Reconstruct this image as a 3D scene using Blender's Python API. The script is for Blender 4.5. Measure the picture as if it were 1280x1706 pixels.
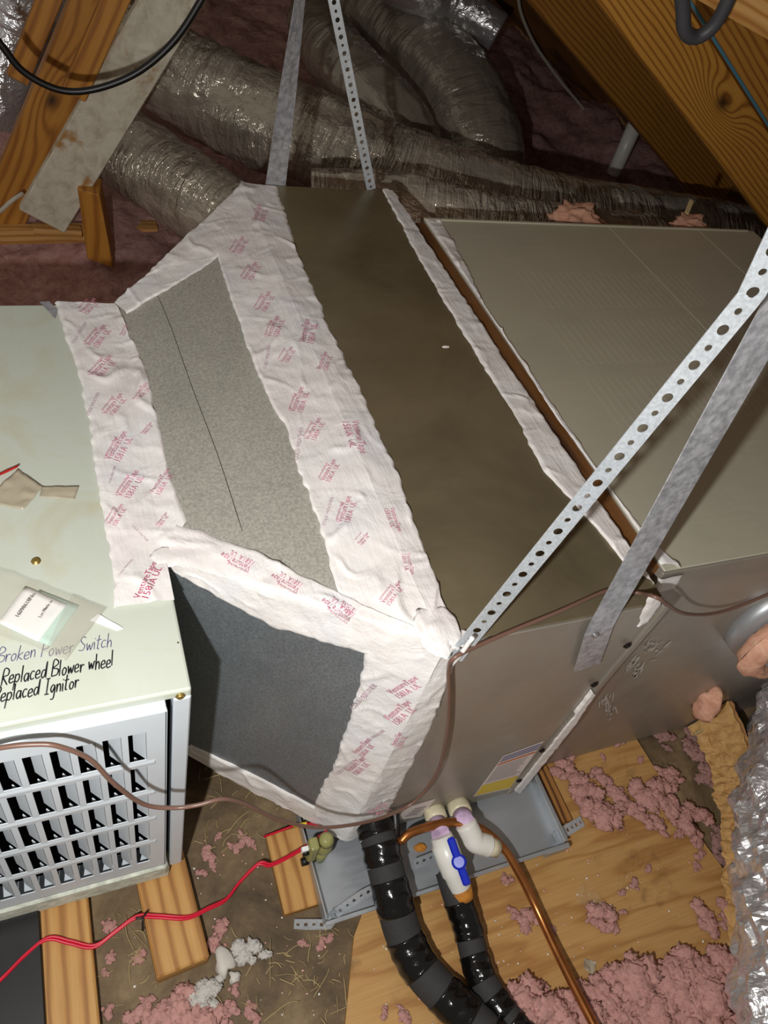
import bpy, bmesh, math, random
from mathutils import Vector, Matrix, noise

for o in list(bpy.data.objects): bpy.data.objects.remove(o, do_unlink=True)
SC = bpy.context.scene
COL = SC.collection
random.seed(7)

# ------------------------------------------------------------------ camera, light, exposure
H = 1.426                      # camera height above the attic floor (m)
F = 1262.0                     # focal length in pixels of the 1280x1706 frame
ROT = Matrix(((0.9218481966, 0.1105831243, -0.3714394634),
              (-0.3245039248, 0.7442331864, -0.5837929146),
              (0.2118799310, 0.6587020092, 0.7219546786)))
cd = bpy.data.cameras.new('camera'); cam = bpy.data.objects.new('camera', cd); COL.objects.link(cam)
cd.sensor_fit = 'VERTICAL'; cd.sensor_height = 36.0; cd.lens = 36.0 * F / 1706.0; cd.clip_start = .02
cam.matrix_world = Matrix.Translation((0, 0, H)) @ ROT.to_4x4()
SC.camera = cam
w = bpy.data.worlds.new('world'); SC.world = w; w.use_nodes = True
w.node_tree.nodes['Background'].inputs[0].default_value = (1.0, .90, .78, 1)
w.node_tree.nodes['Background'].inputs[1].default_value = .20
ld = bpy.data.lights.new('hand_lamp', 'POINT'); ld.energy = 49; ld.shadow_soft_size = .012; ld.color = (1.0, .985, .955)
lo = bpy.data.objects.new('hand_lamp', ld); COL.objects.link(lo); lo.location = (-.155, -.055, 1.30)
vs = SC.view_settings
vs.view_transform = 'Standard'; vs.look = 'None'; vs.exposure = 0.0; vs.gamma = 1.0; vs.use_curve_mapping = False

# ------------------------------------------------------------------ measuring helpers (photo pixel + known plane -> point in the attic)
O = Vector((0, 0, H))
def ray(x, y): return ROT @ Vector(((x - 640) / F, -(y - 853) / F, -1))
def PZ(x, y, z): r = ray(x, y); return O + r * ((z - H) / r.z)
def PY(x, y, v): r = ray(x, y); return O + r * (v / r.y)
def PX(x, y, v): r = ray(x, y); return O + r * (v / r.x)
def PP(x, y, p, n): r = ray(x, y); return O + r * ((Vector(p) - O).dot(n) / r.dot(n))

# ------------------------------------------------------------------ materials
def lin(c): return tuple(((v / 255) / 12.92 if v / 255 <= .04045 else ((v / 255 + .055) / 1.055) ** 2.4) for v in c) + (1,)
class NT:
    def __init__(s, name):
        s.m = bpy.data.materials.new(name); s.m.use_nodes = True; s.t = s.m.node_tree; s.b = s.t.nodes['Principled BSDF']
    def n(s, typ, **kw):
        q = s.t.nodes.new(typ)
        for k, v in kw.items():
            if k.startswith('i_'):
                k = k[2:].replace('_', ' '); q.inputs[k].default_value = v
            else: setattr(q, k, v)
        return q
    def l(s, a, b): s.t.links.new(a, b)
    def coord(s, kind='Object', scale=(1, 1, 1), rot=(0, 0, 0)):
        c = s.n('ShaderNodeTexCoord'); m = s.n('ShaderNodeMapping'); m.inputs['Scale'].default_value = scale; m.inputs['Rotation'].default_value = rot
        s.l(c.outputs[kind], m.inputs[0]); return m.outputs[0]
    def noise(s, vec, scale, detail=4, rough=.55, dist=0):
        q = s.n('ShaderNodeTexNoise'); q.inputs['Scale'].default_value = scale; q.inputs['Detail'].default_value = detail
        q.inputs['Roughness'].default_value = rough; q.inputs['Distortion'].default_value = dist; s.l(vec, q.inputs['Vector']); return q.outputs['Fac']
    def ramp(s, fac, stops):
        q = s.n('ShaderNodeValToRGB'); e = q.color_ramp.elements
        while len(e) < len(stops): e.new(.5)
        for i, (p, c) in enumerate(stops): e[i].position = p; e[i].color = c if len(c) == 4 else tuple(c) + (1,)
        s.l(fac, q.inputs[0]); return q.outputs[0]
    def mix(s, fac, a, b, mode='MIX'):
        q = s.n('ShaderNodeMix', data_type='RGBA', blend_type=mode)
        for sock, v in ((q.inputs[0], fac), (q.inputs[6], a), (q.inputs[7], b)):
            if hasattr(v, 'is_linked'): s.l(v, sock)
            else: sock.default_value = v
        return q.outputs[2]
    def math(s, op, a, b=0.0, c=None):
        q = s.n('ShaderNodeMath', operation=op)
        for i, v in enumerate((a, b) if c is None else (a, b, c)):
            if hasattr(v, 'is_linked'): s.l(v, q.inputs[i])
            else: q.inputs[i].default_value = v
        return q.outputs[0]
    def bump(s, h, strength=.3, dist=.01):
        q = s.n('ShaderNodeBump'); q.inputs['Strength'].default_value = strength; q.inputs['Distance'].default_value = dist
        s.l(h, q.inputs['Height']); s.l(q.outputs[0], s.b.inputs['Normal'])
    def set(s, color=None, rough=None, metal=None, spec=None):
        for k, v in (('Base Color', color), ('Roughness', rough), ('Metallic', metal), ('Specular IOR Level', spec)):
            if v is None: continue
            if hasattr(v, 'is_linked'): s.l(v, s.b.inputs[k])
            else: s.b.inputs[k].default_value = v
        return s.m
M = {}
def plain(name, rgb, rough=.5, metal=0., spec=.5, var=.0, bump=0., bscale=60):
    t = NT(name); c = lin(rgb)
    if var or bump:
        v = t.coord('Object'); nz = t.noise(v, bscale)
        if var:
            d = tuple(x * (1 - var) for x in c[:3]) + (1,); e = tuple(min(1, x * (1 + var)) for x in c[:3]) + (1,)
            c = t.ramp(nz, ((.3, d), (.7, e)))
        if bump: t.bump(nz, bump, .004)
    M[name] = t.set(c, rough, metal, spec); return M[name]

def metal(name, a, b, rough, met, spangle=0., scale=220, smear=.1, bumpy=.05):
    t = NT(name); v = t.coord('Object')
    big = t.noise(v, 3.2, 5, .6, .6); fine = t.noise(v, scale, 2, .6)
    c = t.ramp(big, ((.3, lin(a)), (.7, lin(b))))
    if spangle:
        g = t.ramp(fine, ((.35, (1 - spangle,) * 3), (.65, (1 + 0 * spangle,) * 3))); c = t.mix(1.0, c, g, 'MULTIPLY')
    scr = t.noise(t.coord('Object', (2, 14, 2), (0, 0, .3)), 9, 6, .7)
    r = t.n('ShaderNodeMapRange'); r.inputs['From Min'].default_value = .3; r.inputs['From Max'].default_value = .75
    r.inputs['To Min'].default_value = rough - smear; r.inputs['To Max'].default_value = rough + smear
    t.l(scr, r.inputs['Value'])
    t.bump(big, bumpy, .02)
    M[name] = t.set(c, r.outputs[0], met); return M[name]
metal('galvanised', (158, 150, 140), (176, 168, 156), .42, .5)
metal('galvanised_top', (116, 106, 82), (150, 139, 112), .36, .45)  # coil top: reflection of the dark attic put into the brown base colour
metal('galvanised_spangled', (190, 189, 178), (206, 204, 192), .55, .35, .30, 260)
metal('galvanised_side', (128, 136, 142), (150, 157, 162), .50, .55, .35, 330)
metal('plenum_metal', (198, 196, 176), (210, 206, 186), .48, .3)
metal('pan_metal', (172, 178, 184), (192, 196, 200), .42, .6)
metal('strap_metal', (196, 204, 212), (226, 231, 236), .40, .45, .22, 300)
metal('strap_wide_metal', (180, 182, 190), (222, 222, 228), .33, .5, .40, 110, .12, .5)

# mastic-painted tape
t = NT('mastic_tape'); v = t.coord('Object')
st = t.noise(t.coord('Object', (60, 7, 40), (0, 0, .35)), 3, 6, .7); lump = t.noise(v, 22, 3, .5, .8); big = t.noise(v, 9, 3)
c = t.ramp(big, ((.25, lin((228, 220, 219))), (.5, lin((238, 234, 231))), (.8, lin((226, 227, 232)))))
t.bump(t.math('ADD', t.math('MULTIPLY', st, .5), lump), .6, .005)
M['tape'] = t.set(c, .36, 0., .5)
M['tape_print'] = plain('tape_print', (206, 136, 158), .6, var=.25, bscale=90)
plain('tape_print_strong', (190, 84, 118), .6)
M['tape_print_grey'] = plain('tape_print_grey', (196, 172, 182), .6)

# furnace enamel
t = NT('enamel'); v = t.coord('Object')
spots = t.noise(v, 7, 6, .65, .5)
c = t.ramp(spots, ((.25, lin((190, 196, 180))), (.55, lin((196, 202, 190))), (.78, lin((188, 184, 154)))))
dots = t.n('ShaderNodeTexVoronoi'); dots.inputs['Scale'].default_value = 24; t.l(v, dots.inputs['Vector'])
mk = t.math('LESS_THAN', dots.outputs['Distance'], .035)
c = t.mix(mk, c, lin((96, 84, 60)))
M['enamel'] = t.set(c, .42)
plain('enamel_front', (205, 213, 220), .38, var=.04, bscale=12)
plain('base_rail_paint', (205, 210, 196), .55, var=.3, bscale=60)
plain('shade_black', (6, 6, 6), .9, spec=.05)
plain('brass', (176, 150, 84), .35, .8)

def wood(name, a, b, dark, grain=26., rough=.6, knot=None, stain=None, dist=1.0):
    t = NT(name); uv = t.coord('UV')
    sep = t.n('ShaderNodeSeparateXYZ'); t.l(uv, sep.inputs[0]); u, vv = sep.outputs[0], sep.outputs[1]
    mp = t.n('ShaderNodeMapping'); mp.inputs['Scale'].default_value = (1.6, 9, 1); t.l(uv, mp.inputs[0])
    warp = t.noise(mp.outputs[0], 1.3, 3, .5)
    ph = t.math('ADD', t.math('MULTIPLY', vv, grain * 6.28), t.math('MULTIPLY', warp, 14. * dist))
    if knot:
        for (ku, kv, amp) in knot:
            du = t.math('MULTIPLY', t.math('SUBTRACT', u, ku), 9.); dv = t.math('MULTIPLY', t.math('SUBTRACT', vv, kv), 26.)
            d2 = t.math('ADD', t.math('MULTIPLY', du, du), t.math('MULTIPLY', dv, dv))
            ph = t.math('ADD', ph, t.math('MULTIPLY', t.math('POWER', 2.718, t.math('MULTIPLY', d2, -1.)), amp))
    s = t.math('MULTIPLY_ADD', t.math('SINE', ph), .5, .5)
    s = t.math('POWER', s, 2.2)
    mp2 = t.n('ShaderNodeMapping'); mp2.inputs['Scale'].default_value = (6, 160, 1); t.l(uv, mp2.inputs[0])
    fib = t.noise(mp2.outputs[0], 1.5, 5, .6)
    c = t.ramp(s, ((.0, lin(a)), (.45, lin(b)), (1., lin(dark))))
    c = t.mix(.5, c, t.ramp(fib, ((.25, (.55, .5, .45)), (.75, (1, 1, 1)))), 'MULTIPLY')
    if stain:
        sn = t.noise(uv, stain[1], 6, .65, .3); c = t.mix(t.ramp(sn, ((stain[2], (0, 0, 0)), (stain[2] + .12, (1, 1, 1)))), c, lin(stain[0]))
    if knot:
        for (ku, kv, amp) in knot:
            du = t.math('MULTIPLY', t.math('SUBTRACT', u, ku), 34.); dv = t.math('MULTIPLY', t.math('SUBTRACT', vv, kv), 60.)
            d2 = t.math('ADD', t.math('MULTIPLY', du, du), t.math('MULTIPLY', dv, dv))
            c = t.mix(t.math('POWER', 2.718, t.math('MULTIPLY', d2, -1.2)), c, lin((64, 36, 14)))
    t.bump(fib, .15, .002)
    M[name] = t.set(c, rough); return M[name]
wood('rafter_wood', (206, 148, 62), (196, 136, 52), (150, 94, 30), 78, .55, [(.99, .083, 34.)], dist=.9)
wood('rafter_wood_plain', (196, 138, 58), (184, 124, 48), (150, 94, 34), 60)
wood('beam_wood', (204, 142, 58), (190, 126, 46), (164, 104, 38), 30, .55, [(.42, .05, 14.), (.8, .03, 10.)])
wood('pale_wood', (226, 176, 108), (216, 160, 88), (186, 128, 66), 46)
wood('board_wood', (206, 158, 92), (194, 142, 76), (164, 114, 58), 40, .6, stain=((72, 46, 26), 5, .66))
wood('plywood', (202, 158, 98), (196, 150, 90), (180, 132, 76), 9, .5, stain=((104, 74, 46), 3.6, .56), dist=2.6)
wood('plywood_edge', (176, 124, 66), (150, 98, 48), (84, 50, 24), 60)
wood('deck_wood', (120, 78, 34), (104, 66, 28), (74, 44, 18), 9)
# plaster-splashed board
t = NT('stained_board'); v = t.coord('UV'); nz = t.noise(v, 22, 8, .7, .5); st = t.noise(v, 6.5, 4, .6, .4)
c = t.ramp(nz, ((.25, lin((168, 156, 132))), (.5, lin((212, 204, 184))), (.75, lin((232, 226, 208)))))
c = t.mix(t.ramp(st, ((.56, (0, 0, 0)), (.63, (1, 1, 1)))), c, lin((176, 132, 80)))
t.bump(nz, .4, .004); M['stained_board'] = t.set(c, .75)
# dirty subfloor
t = NT('subfloor'); v = t.coord('Object'); n1 = t.noise(v, 5, 8, .7, .5); n2 = t.noise(v, 26, 6, .7)
c = t.ramp(n1, ((.28, lin((62, 50, 36))), (.5, lin((122, 102, 74))), (.72, lin((172, 148, 112)))))
c = t.mix(.55, c, t.ramp(n2, ((.3, (.35, .33, .3)), (.7, (1.0, 1.0, 1.0)))), 'MULTIPLY')
t.bump(n2, .3, .004); M['subfloor'] = t.set(c, .75)
# fibreglass
def fibre(name, a, b, c3):
    t = NT(name); v = t.coord('Object'); n1 = t.noise(v, 34, 6, .7, .6); n2 = t.noise(v, 6, 3)
    c = t.ramp(n1, ((.3, lin(a)), (.55, lin(b)), (.8, lin(c3))))
    c = t.mix(.35, c, t.ramp(n2, ((.3, (.75, .7, .7)), (.7, (1, 1, 1)))), 'MULTIPLY')
    t.bump(n1, .7, .006); M[name] = t.set(c, .95, 0, .1)
fibre('pink_fibre', (222, 156, 146), (242, 188, 178), (248, 212, 202))
fibre('pink_dusty', (170, 124, 116), (212, 168, 160), (232, 200, 194))
fibre('orange_fibre', (204, 146, 120), (236, 184, 156), (242, 206, 180))
fibre('white_fibre', (232, 226, 214), (246, 242, 234), (252, 250, 246))
fibre('tan_fibre', (176, 134, 80), (218, 176, 116), (234, 202, 150))
# flex duct jackets
def jacket(name, a, b, rough, met, strength, dist, sc=(60, 9)):
    t = NT(name); uv = t.coord('UV', (sc[0], sc[1], 1), (0, 0, .25)); n1 = t.noise(uv, 1., 4, .6, 1.2); n2 = t.noise(t.coord('UV', (9, 14, 1)), 1, 4, .6)
    patch = t.noise(t.coord('UV', (3, 4, 1)), 1, 2, .5)
    amt = t.ramp(patch, ((.40, (.04,) * 3), (.60, (1,) * 3)))
    t.bump(t.math('ADD', t.math('MULTIPLY', n1, amt), t.math('MULTIPLY', n2, .35)), strength, dist)
    c = t.ramp(n2, ((.3, lin(a)), (.7, lin(b))))
    M[name] = t.set(c, rough, met, .7)
jacket('duct_jacket', (184, 174, 158), (206, 196, 180), .13, .45, 1.0, .05, (38, 6))
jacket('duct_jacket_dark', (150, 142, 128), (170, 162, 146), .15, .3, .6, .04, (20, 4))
jacket('foil', (226, 227, 232), (244, 244, 248), .24, .8, .6, .03, (16, 12))
plain('black_tape_gloss', (16, 15, 15), .16, bump=.5, bscale=45)
plain('black_foam', (52, 51, 51), .8, var=.12, bscale=160)
plain('black_plastic', (14, 13, 13), .45, var=.3, bscale=30)
plain('black_cable', (20, 18, 17), .4)
plain('grey_cable', (62, 62, 66), .5)
plain('brown_wire', (112, 84, 72), .35)
plain('red_wire', (206, 22, 52), .35)
plain('white_cable', (198, 190, 172), .5)
plain('pvc', (232, 230, 222), .3, var=.05, bscale=20)
plain('pvc_old', (214, 206, 176), .4, var=.15, bscale=40)
plain('primer', (186, 160, 190), .5, var=.45, bscale=50)
plain('blue_plastic', (24, 46, 190), .3)
plain('rust', (196, 128, 44), .8, var=.4, bscale=50)
plain('copper', (188, 122, 70), .28, .9, var=.2, bscale=30)
plain('olive_plastic', (150, 148, 92), .4)
plain('yellow', (222, 190, 50), .5); plain('label_white', (226, 214, 210), .5); plain('label_blue', (72, 76, 130), .5)
plain('label_orange', (206, 112, 60), .5); plain('label_yellow', (226, 196, 64), .5); plain('label_grey', (168, 156, 156), .5)
plain('paper', (240, 240, 240), .7); plain('paper_green', (186, 214, 204), .7)
plain('ink_black', (18, 16, 24), .5); plain('ink_violet', (78, 70, 120), .5)
plain('screw_dark', (38, 34, 30), .35, .7); plain('steel', (190, 190, 192), .3, .9)
plain('straw', (184, 164, 118), .7); plain('red_plastic', (190, 40, 40), .4); plain('chalk_blue', (78, 128, 150), .7)
plain('mastic_smear', (206, 200, 190), .7); plain('kraft_dark', (186, 136, 84), .8, var=.35, bscale=40); plain('scuff', (186, 178, 168), .6)
t = NT('clear_film'); t.b.inputs['Base Color'].default_value = lin((206, 200, 182)); t.b.inputs['Roughness'].default_value = .12
t.b.inputs['Alpha'].default_value = .10; M['clear_film'] = t.m
t = NT('tan_film'); t.b.inputs['Base Color'].default_value = lin((186, 176, 154)); t.b.inputs['Roughness'].default_value = .25
t.b.inputs['Alpha'].default_value = .85; M['tan_film'] = t.m

# ------------------------------------------------------------------ object helpers
def link(o): COL.objects.link(o); return o
def mesh(name, vs, fs, mat=None, smooth=False, uvs=None):
    me = bpy.data.meshes.new(name); me.from_pydata([tuple(v) for v in vs], [], fs)
    if uvs is not None:
        lay = me.uv_layers.new(name='UVMap')
        for lp in me.loops: lay.data[lp.index].uv = uvs[lp.vertex_index]
    if mat: me.materials.append(M[mat])
    if smooth: me.shade_smooth()
    me.update(); return me
def tag(o, label=None, cat=None, group=None, kind=None):
    for k, v in (('label', label), ('category', cat), ('group', group), ('kind', kind)):
        if v: o[k] = v
    return o
def empty(name, loc, label, cat, group=None):
    o = bpy.data.objects.new(name, None); o.location = loc; o.empty_display_size = .05; link(o); return tag(o, label, cat, group)
def part(name, me, parent, label=None):
    o = link(bpy.data.objects.new(name, me)); o.parent = parent
    if parent.type == 'EMPTY': o.matrix_parent_inverse = Matrix.Translation(-Vector(parent.location))
    elif parent.location.length > 0: o.matrix_parent_inverse = Matrix.Translation(-Vector(parent.location))
    if label: o['label'] = label
    return o
def solo(name, me, label, cat, group=None, kind=None):
    """one-mesh thing, origin moved to the middle of its base"""
    xs = [v.co for v in me.vertices]
    lo_ = Vector([min(c[i] for c in xs) for i in range(3)]); hi = Vector([max(c[i] for c in xs) for i in range(3)])
    b = Vector(((lo_.x + hi.x) / 2, (lo_.y + hi.y) / 2, lo_.z))
    me.transform(Matrix.Translation(-b)); o = link(bpy.data.objects.new(name, me)); o.location = b
    return tag(o, label, cat, group, kind)
def struct(name, me, parent=None):
    o = link(bpy.data.objects.new(name, me))
    if parent: o.parent = parent
    else: o['kind'] = 'structure'
    return o
def solidify(o, t, off=-1):
    m = o.modifiers.new('thickness', 'SOLIDIFY'); m.thickness = t; m.offset = off; return o

def boxm(name, a, b, mat, bev=.0015, seg=1, smooth=False):
    """axis-aligned box from corner a to corner b, edges bevelled, uv along its longest side"""
    a, b = Vector(a), Vector(b); bm = bmesh.new(); bmesh.ops.create_cube(bm, size=1)
    d = b - a; c = (a + b) / 2
    for v in bm.verts: v.co = Vector((c.x + v.co.x * d.x, c.y + v.co.y * d.y, c.z + v.co.z * d.z))
    if bev: bmesh.ops.bevel(bm, geom=bm.edges[:], offset=min(bev, min(map(abs, d)) * .3), segments=seg, affect='EDGES', profile=.5)
    return bmfin(name, bm, mat, smooth, d)
def bmfin(name, bm, mat, smooth=False, d=None):
    bmesh.ops.recalc_face_normals(bm, faces=bm.faces[:])
    lay = bm.loops.layers.uv.verify()
    if d is None:
        xs = [v.co for v in bm.verts]; d = Vector([max(c[i] for c in xs) - min(c[i] for c in xs) for i in range(3)])
    ax = sorted(range(3), key=lambda i: -abs(d[i]))
    for f in bm.faces:
        n = [abs(x) for x in f.normal]; k = n.index(max(n)); rem = [i for i in ax if i != k]
        for l in f.loops: l[lay].uv = (l.vert.co[rem[0]], l.vert.co[rem[1]])
    me = bpy.data.meshes.new(name); bm.to_mesh(me); bm.free()
    if mat: me.materials.append(M[mat])
    if smooth: me.shade_smooth()
    return me
def hexa(name, c8, mat, bev=.001):
    """eight corners: bottom ring 0-3 then top ring 4-7"""
    bm = bmesh.new(); vs = [bm.verts.new(c) for c in c8]
    for f in ((3, 2, 1, 0), (4, 5, 6, 7), (0, 1, 5, 4), (1, 2, 6, 5), (2, 3, 7, 6), (3, 0, 4, 7)): bm.faces.new([vs[i] for i in f])
    if bev: bmesh.ops.bevel(bm, geom=bm.edges[:], offset=bev, segments=1, affect='EDGES')
    return bmfin(name, bm, mat)
def bar(name, a, b, wdir, wid, thk, mat, bev=.002, u0=0.):
    """straight timber from a to b; wid along wdir, thk along the third axis; uv u = along"""
    a, b = Vector(a), Vector(b); u = (b - a); L = u.length; u.normalize()
    wv = Vector(wdir); wv = (wv - u * wv.dot(u)).normalized(); n = u.cross(wv)
    vs, uv = [], []
    bm = bmesh.new(); lay = bm.loops.layers.uv.verify()
    q = {}
    for i in (0, 1):
        for j in (-.5, .5):
            for k in (-.5, .5): q[i, j, k] = bm.verts.new(a + u * L * i + wv * wid * j + n * thk * k)
    def f(*ks): bm.faces.new([q[k] for k in ks])
    f((0, -.5, -.5), (0, .5, -.5), (0, .5, .5), (0, -.5, .5)); f((1, -.5, -.5), (1, -.5, .5), (1, .5, .5), (1, .5, -.5))
    f((0, -.5, -.5), (1, -.5, -.5), (1, .5, -.5), (0, .5, -.5)); f((0, -.5, .5), (0, .5, .5), (1, .5, .5), (1, -.5, .5))
    f((0, -.5, -.5), (0, -.5, .5), (1, -.5, .5), (1, -.5, -.5)); f((0, .5, -.5), (1, .5, -.5), (1, .5, .5), (0, .5, .5))
    if bev: bmesh.ops.bevel(bm, geom=bm.edges[:], offset=bev, segments=1, affect='EDGES')
    bmesh.ops.recalc_face_normals(bm, faces=bm.faces[:])
    for fc in bm.faces:
        wide = abs(fc.normal.dot(n)) > .6
        for l in fc.loops:
            r = l.vert.co - a; l[lay].uv = (r.dot(u) + u0, (r.dot(wv) if wide else r.dot(n) + .31) + wid / 2)
    me = bpy.data.meshes.new(name); bm.to_mesh(me); bm.free(); me.materials.append(M[mat]); return me
def smooth_path(pts, step=6):
    pts = [Vector(p) for p in pts]
    if len(pts) < 3: return pts
    out = []
    P = [pts[0] * 2 - pts[1]] + pts + [pts[-1] * 2 - pts[-2]]
    for i in range(1, len(P) - 2):
        for s in range(step):
            t_ = s / step; a, b, c, d = P[i - 1], P[i], P[i + 1], P[i + 2]
            out.append(.5 * ((2 * b) + (c - a) * t_ + (2 * a - 5 * b + 4 * c - d) * t_ ** 2 + (-a + 3 * b - 3 * c + d) * t_ ** 3))
    return out + [pts[-1]]
def tube(name, pts, r, mat, sides=10, step=6, disp=None, cap=True, smooth=True, flat=1.0):
    """round tube along a smoothed path; r is a number or f(t); disp(s, angle, t) adds to the radius"""
    path = smooth_path(pts, step); n = len(path)
    tg = [(path[min(i + 1, n - 1)] - path[max(i - 1, 0)]).normalized() for i in range(n)]
    ref = Vector((0, 0, 1)) if abs(tg[0].z) < .9 else Vector((1, 0, 0))
    nx = (ref - tg[0] * ref.dot(tg[0])).normalized(); vs, fs, uv = [], [], []; s = 0.
    for i in range(n):
        if i: s += (path[i] - path[i - 1]).length
        nx = (nx - tg[i] * nx.dot(tg[i])).normalized(); by = tg[i].cross(nx); t_ = i / (n - 1)
        rr = r(t_) if callable(r) else r
        for k in range(sides + 1):
            a = 2 * math.pi * k / sides; q = rr + (disp(s, a, t_) if disp else 0)
            vs.append(path[i] + nx * math.cos(a) * q * flat + by * math.sin(a) * q); uv.append((s, a * rr))
    W = sides + 1
    for i in range(n - 1):
        for k in range(sides): fs.append((i * W + k, i * W + k + 1, (i + 1) * W + k + 1, (i + 1) * W + k))
    if cap:
        fs.append(tuple(range(sides - 1, -1, -1))); fs.append(tuple((n - 1) * W + k for k in range(sides)))
    me = mesh(name, vs, fs, mat, smooth, uv)
    bm = bmesh.new(); bm.from_mesh(me); bmesh.ops.remove_doubles(bm, verts=bm.verts[:], dist=1e-6); bmesh.ops.recalc_face_normals(bm, faces=bm.faces[:]); bm.to_mesh(me); bm.free()
    return me
def lathe(name, a, b, prof, mat, sides=16):
    """profile [(t, r)] turned about the axis a-b"""
    a, b = Vector(a), Vector(b); u = (b - a); L = u.length; u.normalize()
    ref = Vector((0, 0, 1)) if abs(u.z) < .9 else Vector((1, 0, 0)); x = (ref - u * ref.dot(u)).normalized(); y = u.cross(x)
    vs, fs = [], []
    for (t_, r) in prof:
        for k in range(sides):
            an = 2 * math.pi * k / sides; vs.append(a + u * L * t_ + (x * math.cos(an) + y * math.sin(an)) * r)
    for i in range(len(prof) - 1):
        for k in range(sides): fs.append((i * sides + k, i * sides + (k + 1) % sides, (i + 1) * sides + (k + 1) % sides, (i + 1) * sides + k))
    fs.append(tuple(range(sides - 1, -1, -1))); fs.append(tuple((len(prof) - 1) * sides + k for k in range(sides)))
    me = mesh(name, vs, fs, mat, False)
    bm = bmesh.new(); bm.from_mesh(me); bmesh.ops.recalc_face_normals(bm, faces=bm.faces[:]); bm.to_mesh(me); bm.free()
    for p in me.polygons: p.use_smooth = len(p.vertices) == 4
    return me
def join(name, meshes, smooth=None):
    bm = bmesh.new(); mats = []
    for me in meshes:
        off = len(mats); k = len(bm.faces); bm.from_mesh(me); mats += list(me.materials); bm.faces.ensure_lookup_table()
        for f in bm.faces[k:]: f.material_index += off
    out = bpy.data.meshes.new(name); bm.to_mesh(out); bm.free()
    for m_ in mats: out.materials.append(m_)
    for me in meshes: bpy.data.meshes.remove(me)
    return out
def screw(name, p, n, r, mat, parent):
    n = Vector(n).normalized(); me = lathe(name, Vector(p) - n * .0005, Vector(p) + n * r * .8, ((0, r * 1.35), (.3, r * 1.35), (.32, r), (.85, r), (1, r * .7)), mat, 8)
    return part(name, me, parent)
def fbm(p, s, o=4):
    return noise.fractal(Vector(p) * s, 1.0, 2.0, o)

# ------------------------------------------------------------------ the setting: floor, deck, rafters
FX0, FX1 = .0925, .373          # furnace end / coil cabinet start
struct('floor', boxm('floor', (-2.2, -.9, -.05), (3.4, 1.62, 0), 'subfloor', 0))

SL = -.556                                      # roof pitch
def roofz(x): return 1.077 + SL * (x - 1.134)   # underside of the rafters
dn = Vector((.5, 0, .86))
a0 = Vector((.1, 0, roofz(.1) + .32)); u_ = Vector((1, 0, SL)).normalized(); nn = Vector((-SL, 0, 1)).normalized()
nb = 24
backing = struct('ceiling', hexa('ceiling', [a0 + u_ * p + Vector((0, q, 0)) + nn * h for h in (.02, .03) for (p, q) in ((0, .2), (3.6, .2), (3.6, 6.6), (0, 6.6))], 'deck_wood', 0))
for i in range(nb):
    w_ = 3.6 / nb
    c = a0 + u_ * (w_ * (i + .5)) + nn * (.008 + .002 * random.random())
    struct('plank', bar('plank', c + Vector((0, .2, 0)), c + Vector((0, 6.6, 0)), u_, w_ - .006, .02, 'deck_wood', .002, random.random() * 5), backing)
def rafter(name, y, label, mat, x0=.15, x1=3.1, hgt=.14, off=0., thk=.038, cat='rafter', group=None):
    c0 = Vector((x0, y + thk / 2, roofz(x0))) + nn * (hgt / 2 + off); c1 = Vector((x1, y + thk / 2, roofz(x1))) + nn * (hgt / 2 + off)
    me = bar(name, c0, c1, nn, hgt, thk, mat, .003); return solo(name, me, label, cat, group)
rafter('rafter', 1.6, 'knotty roof rafter at upper right with swirling grain around a dark knot', 'rafter_wood', .7, 2.95, .132)
rafter('rafter', 2.65, 'plain shadowed rafter running behind the knotty rafter', 'rafter_wood_plain', .3, 2.95, .265, 0, .07)
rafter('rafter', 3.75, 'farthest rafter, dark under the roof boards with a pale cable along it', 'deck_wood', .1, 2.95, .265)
# member above the knotty rafter, blue chalk line on the joint
r2 = empty('roof_chord', (1.6, 1.62, .95), 'grained timber lying on top of the knotty rafter behind a blue line', 'timber')
c0 = Vector((.7, 1.613, roofz(.7))) + nn * (.132 + .07); c1 = Vector((3.0, 1.613, roofz(3.0))) + nn * (.132 + .07)
part('timber', bar('timber', c0, c1, nn, .135, .05, 'rafter_wood_plain', .003, 1.3), r2)
c0 = Vector((.7, 1.5865, roofz(.7))) + nn * .1355; c1 = Vector((3.0, 1.5865, roofz(3.0))) + nn * .1355
part('chalk_line', bar('chalk_line', c0, c1, nn, .007, .004, 'chalk_blue', .001), r2, 'blue line along the joint')
solo('brace', bar('brace', PY(1110, -118, 1.25), PY(1470, 103, 1.25), (0, 0, 1), .115, .04, 'pale_wood', .003), 'pale sawn brace board crossing the upper right corner', 'board')

# truss webs at upper left: side edges measured in the photo, standing in vertical planes
def web(name, la, lb, ra, rb, y, thk, mat, label, cat='timber', u0=0.):
    a, b = (PY(*la, y) + PY(*ra, y)) / 2, (PY(*lb, y) + PY(*rb, y)) / 2
    wd = PY(*ra, y) - PY(*la, y); u = (b - a).normalized(); wd = wd - u * wd.dot(u)
    me = bar(name, a + Vector((0, thk / 2, 0)), b + Vector((0, thk / 2, 0)), wd, wd.length, thk, mat, .003, u0); return solo(name, me, label, cat)
web('stained_board', (22, 368), (262, -30), (118, 372), (352, -30), 2.22, .03, 'stained_board', 'plaster-splashed grey board leaning across the upper left')
web('truss_web', (-42, 380), (148, -30), (40, 380), (212, -30), 2.33, .05, 'beam_wood', 'orange truss web timber just left of the plaster-splashed board')
web('truss_web', (10, 130), (78, -30), (48, 140), (112, -30), 2.27, .035, 'beam_wood', 'short orange timber with a cut lower end, leftmost beside the silver duct', u0=1.)
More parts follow.
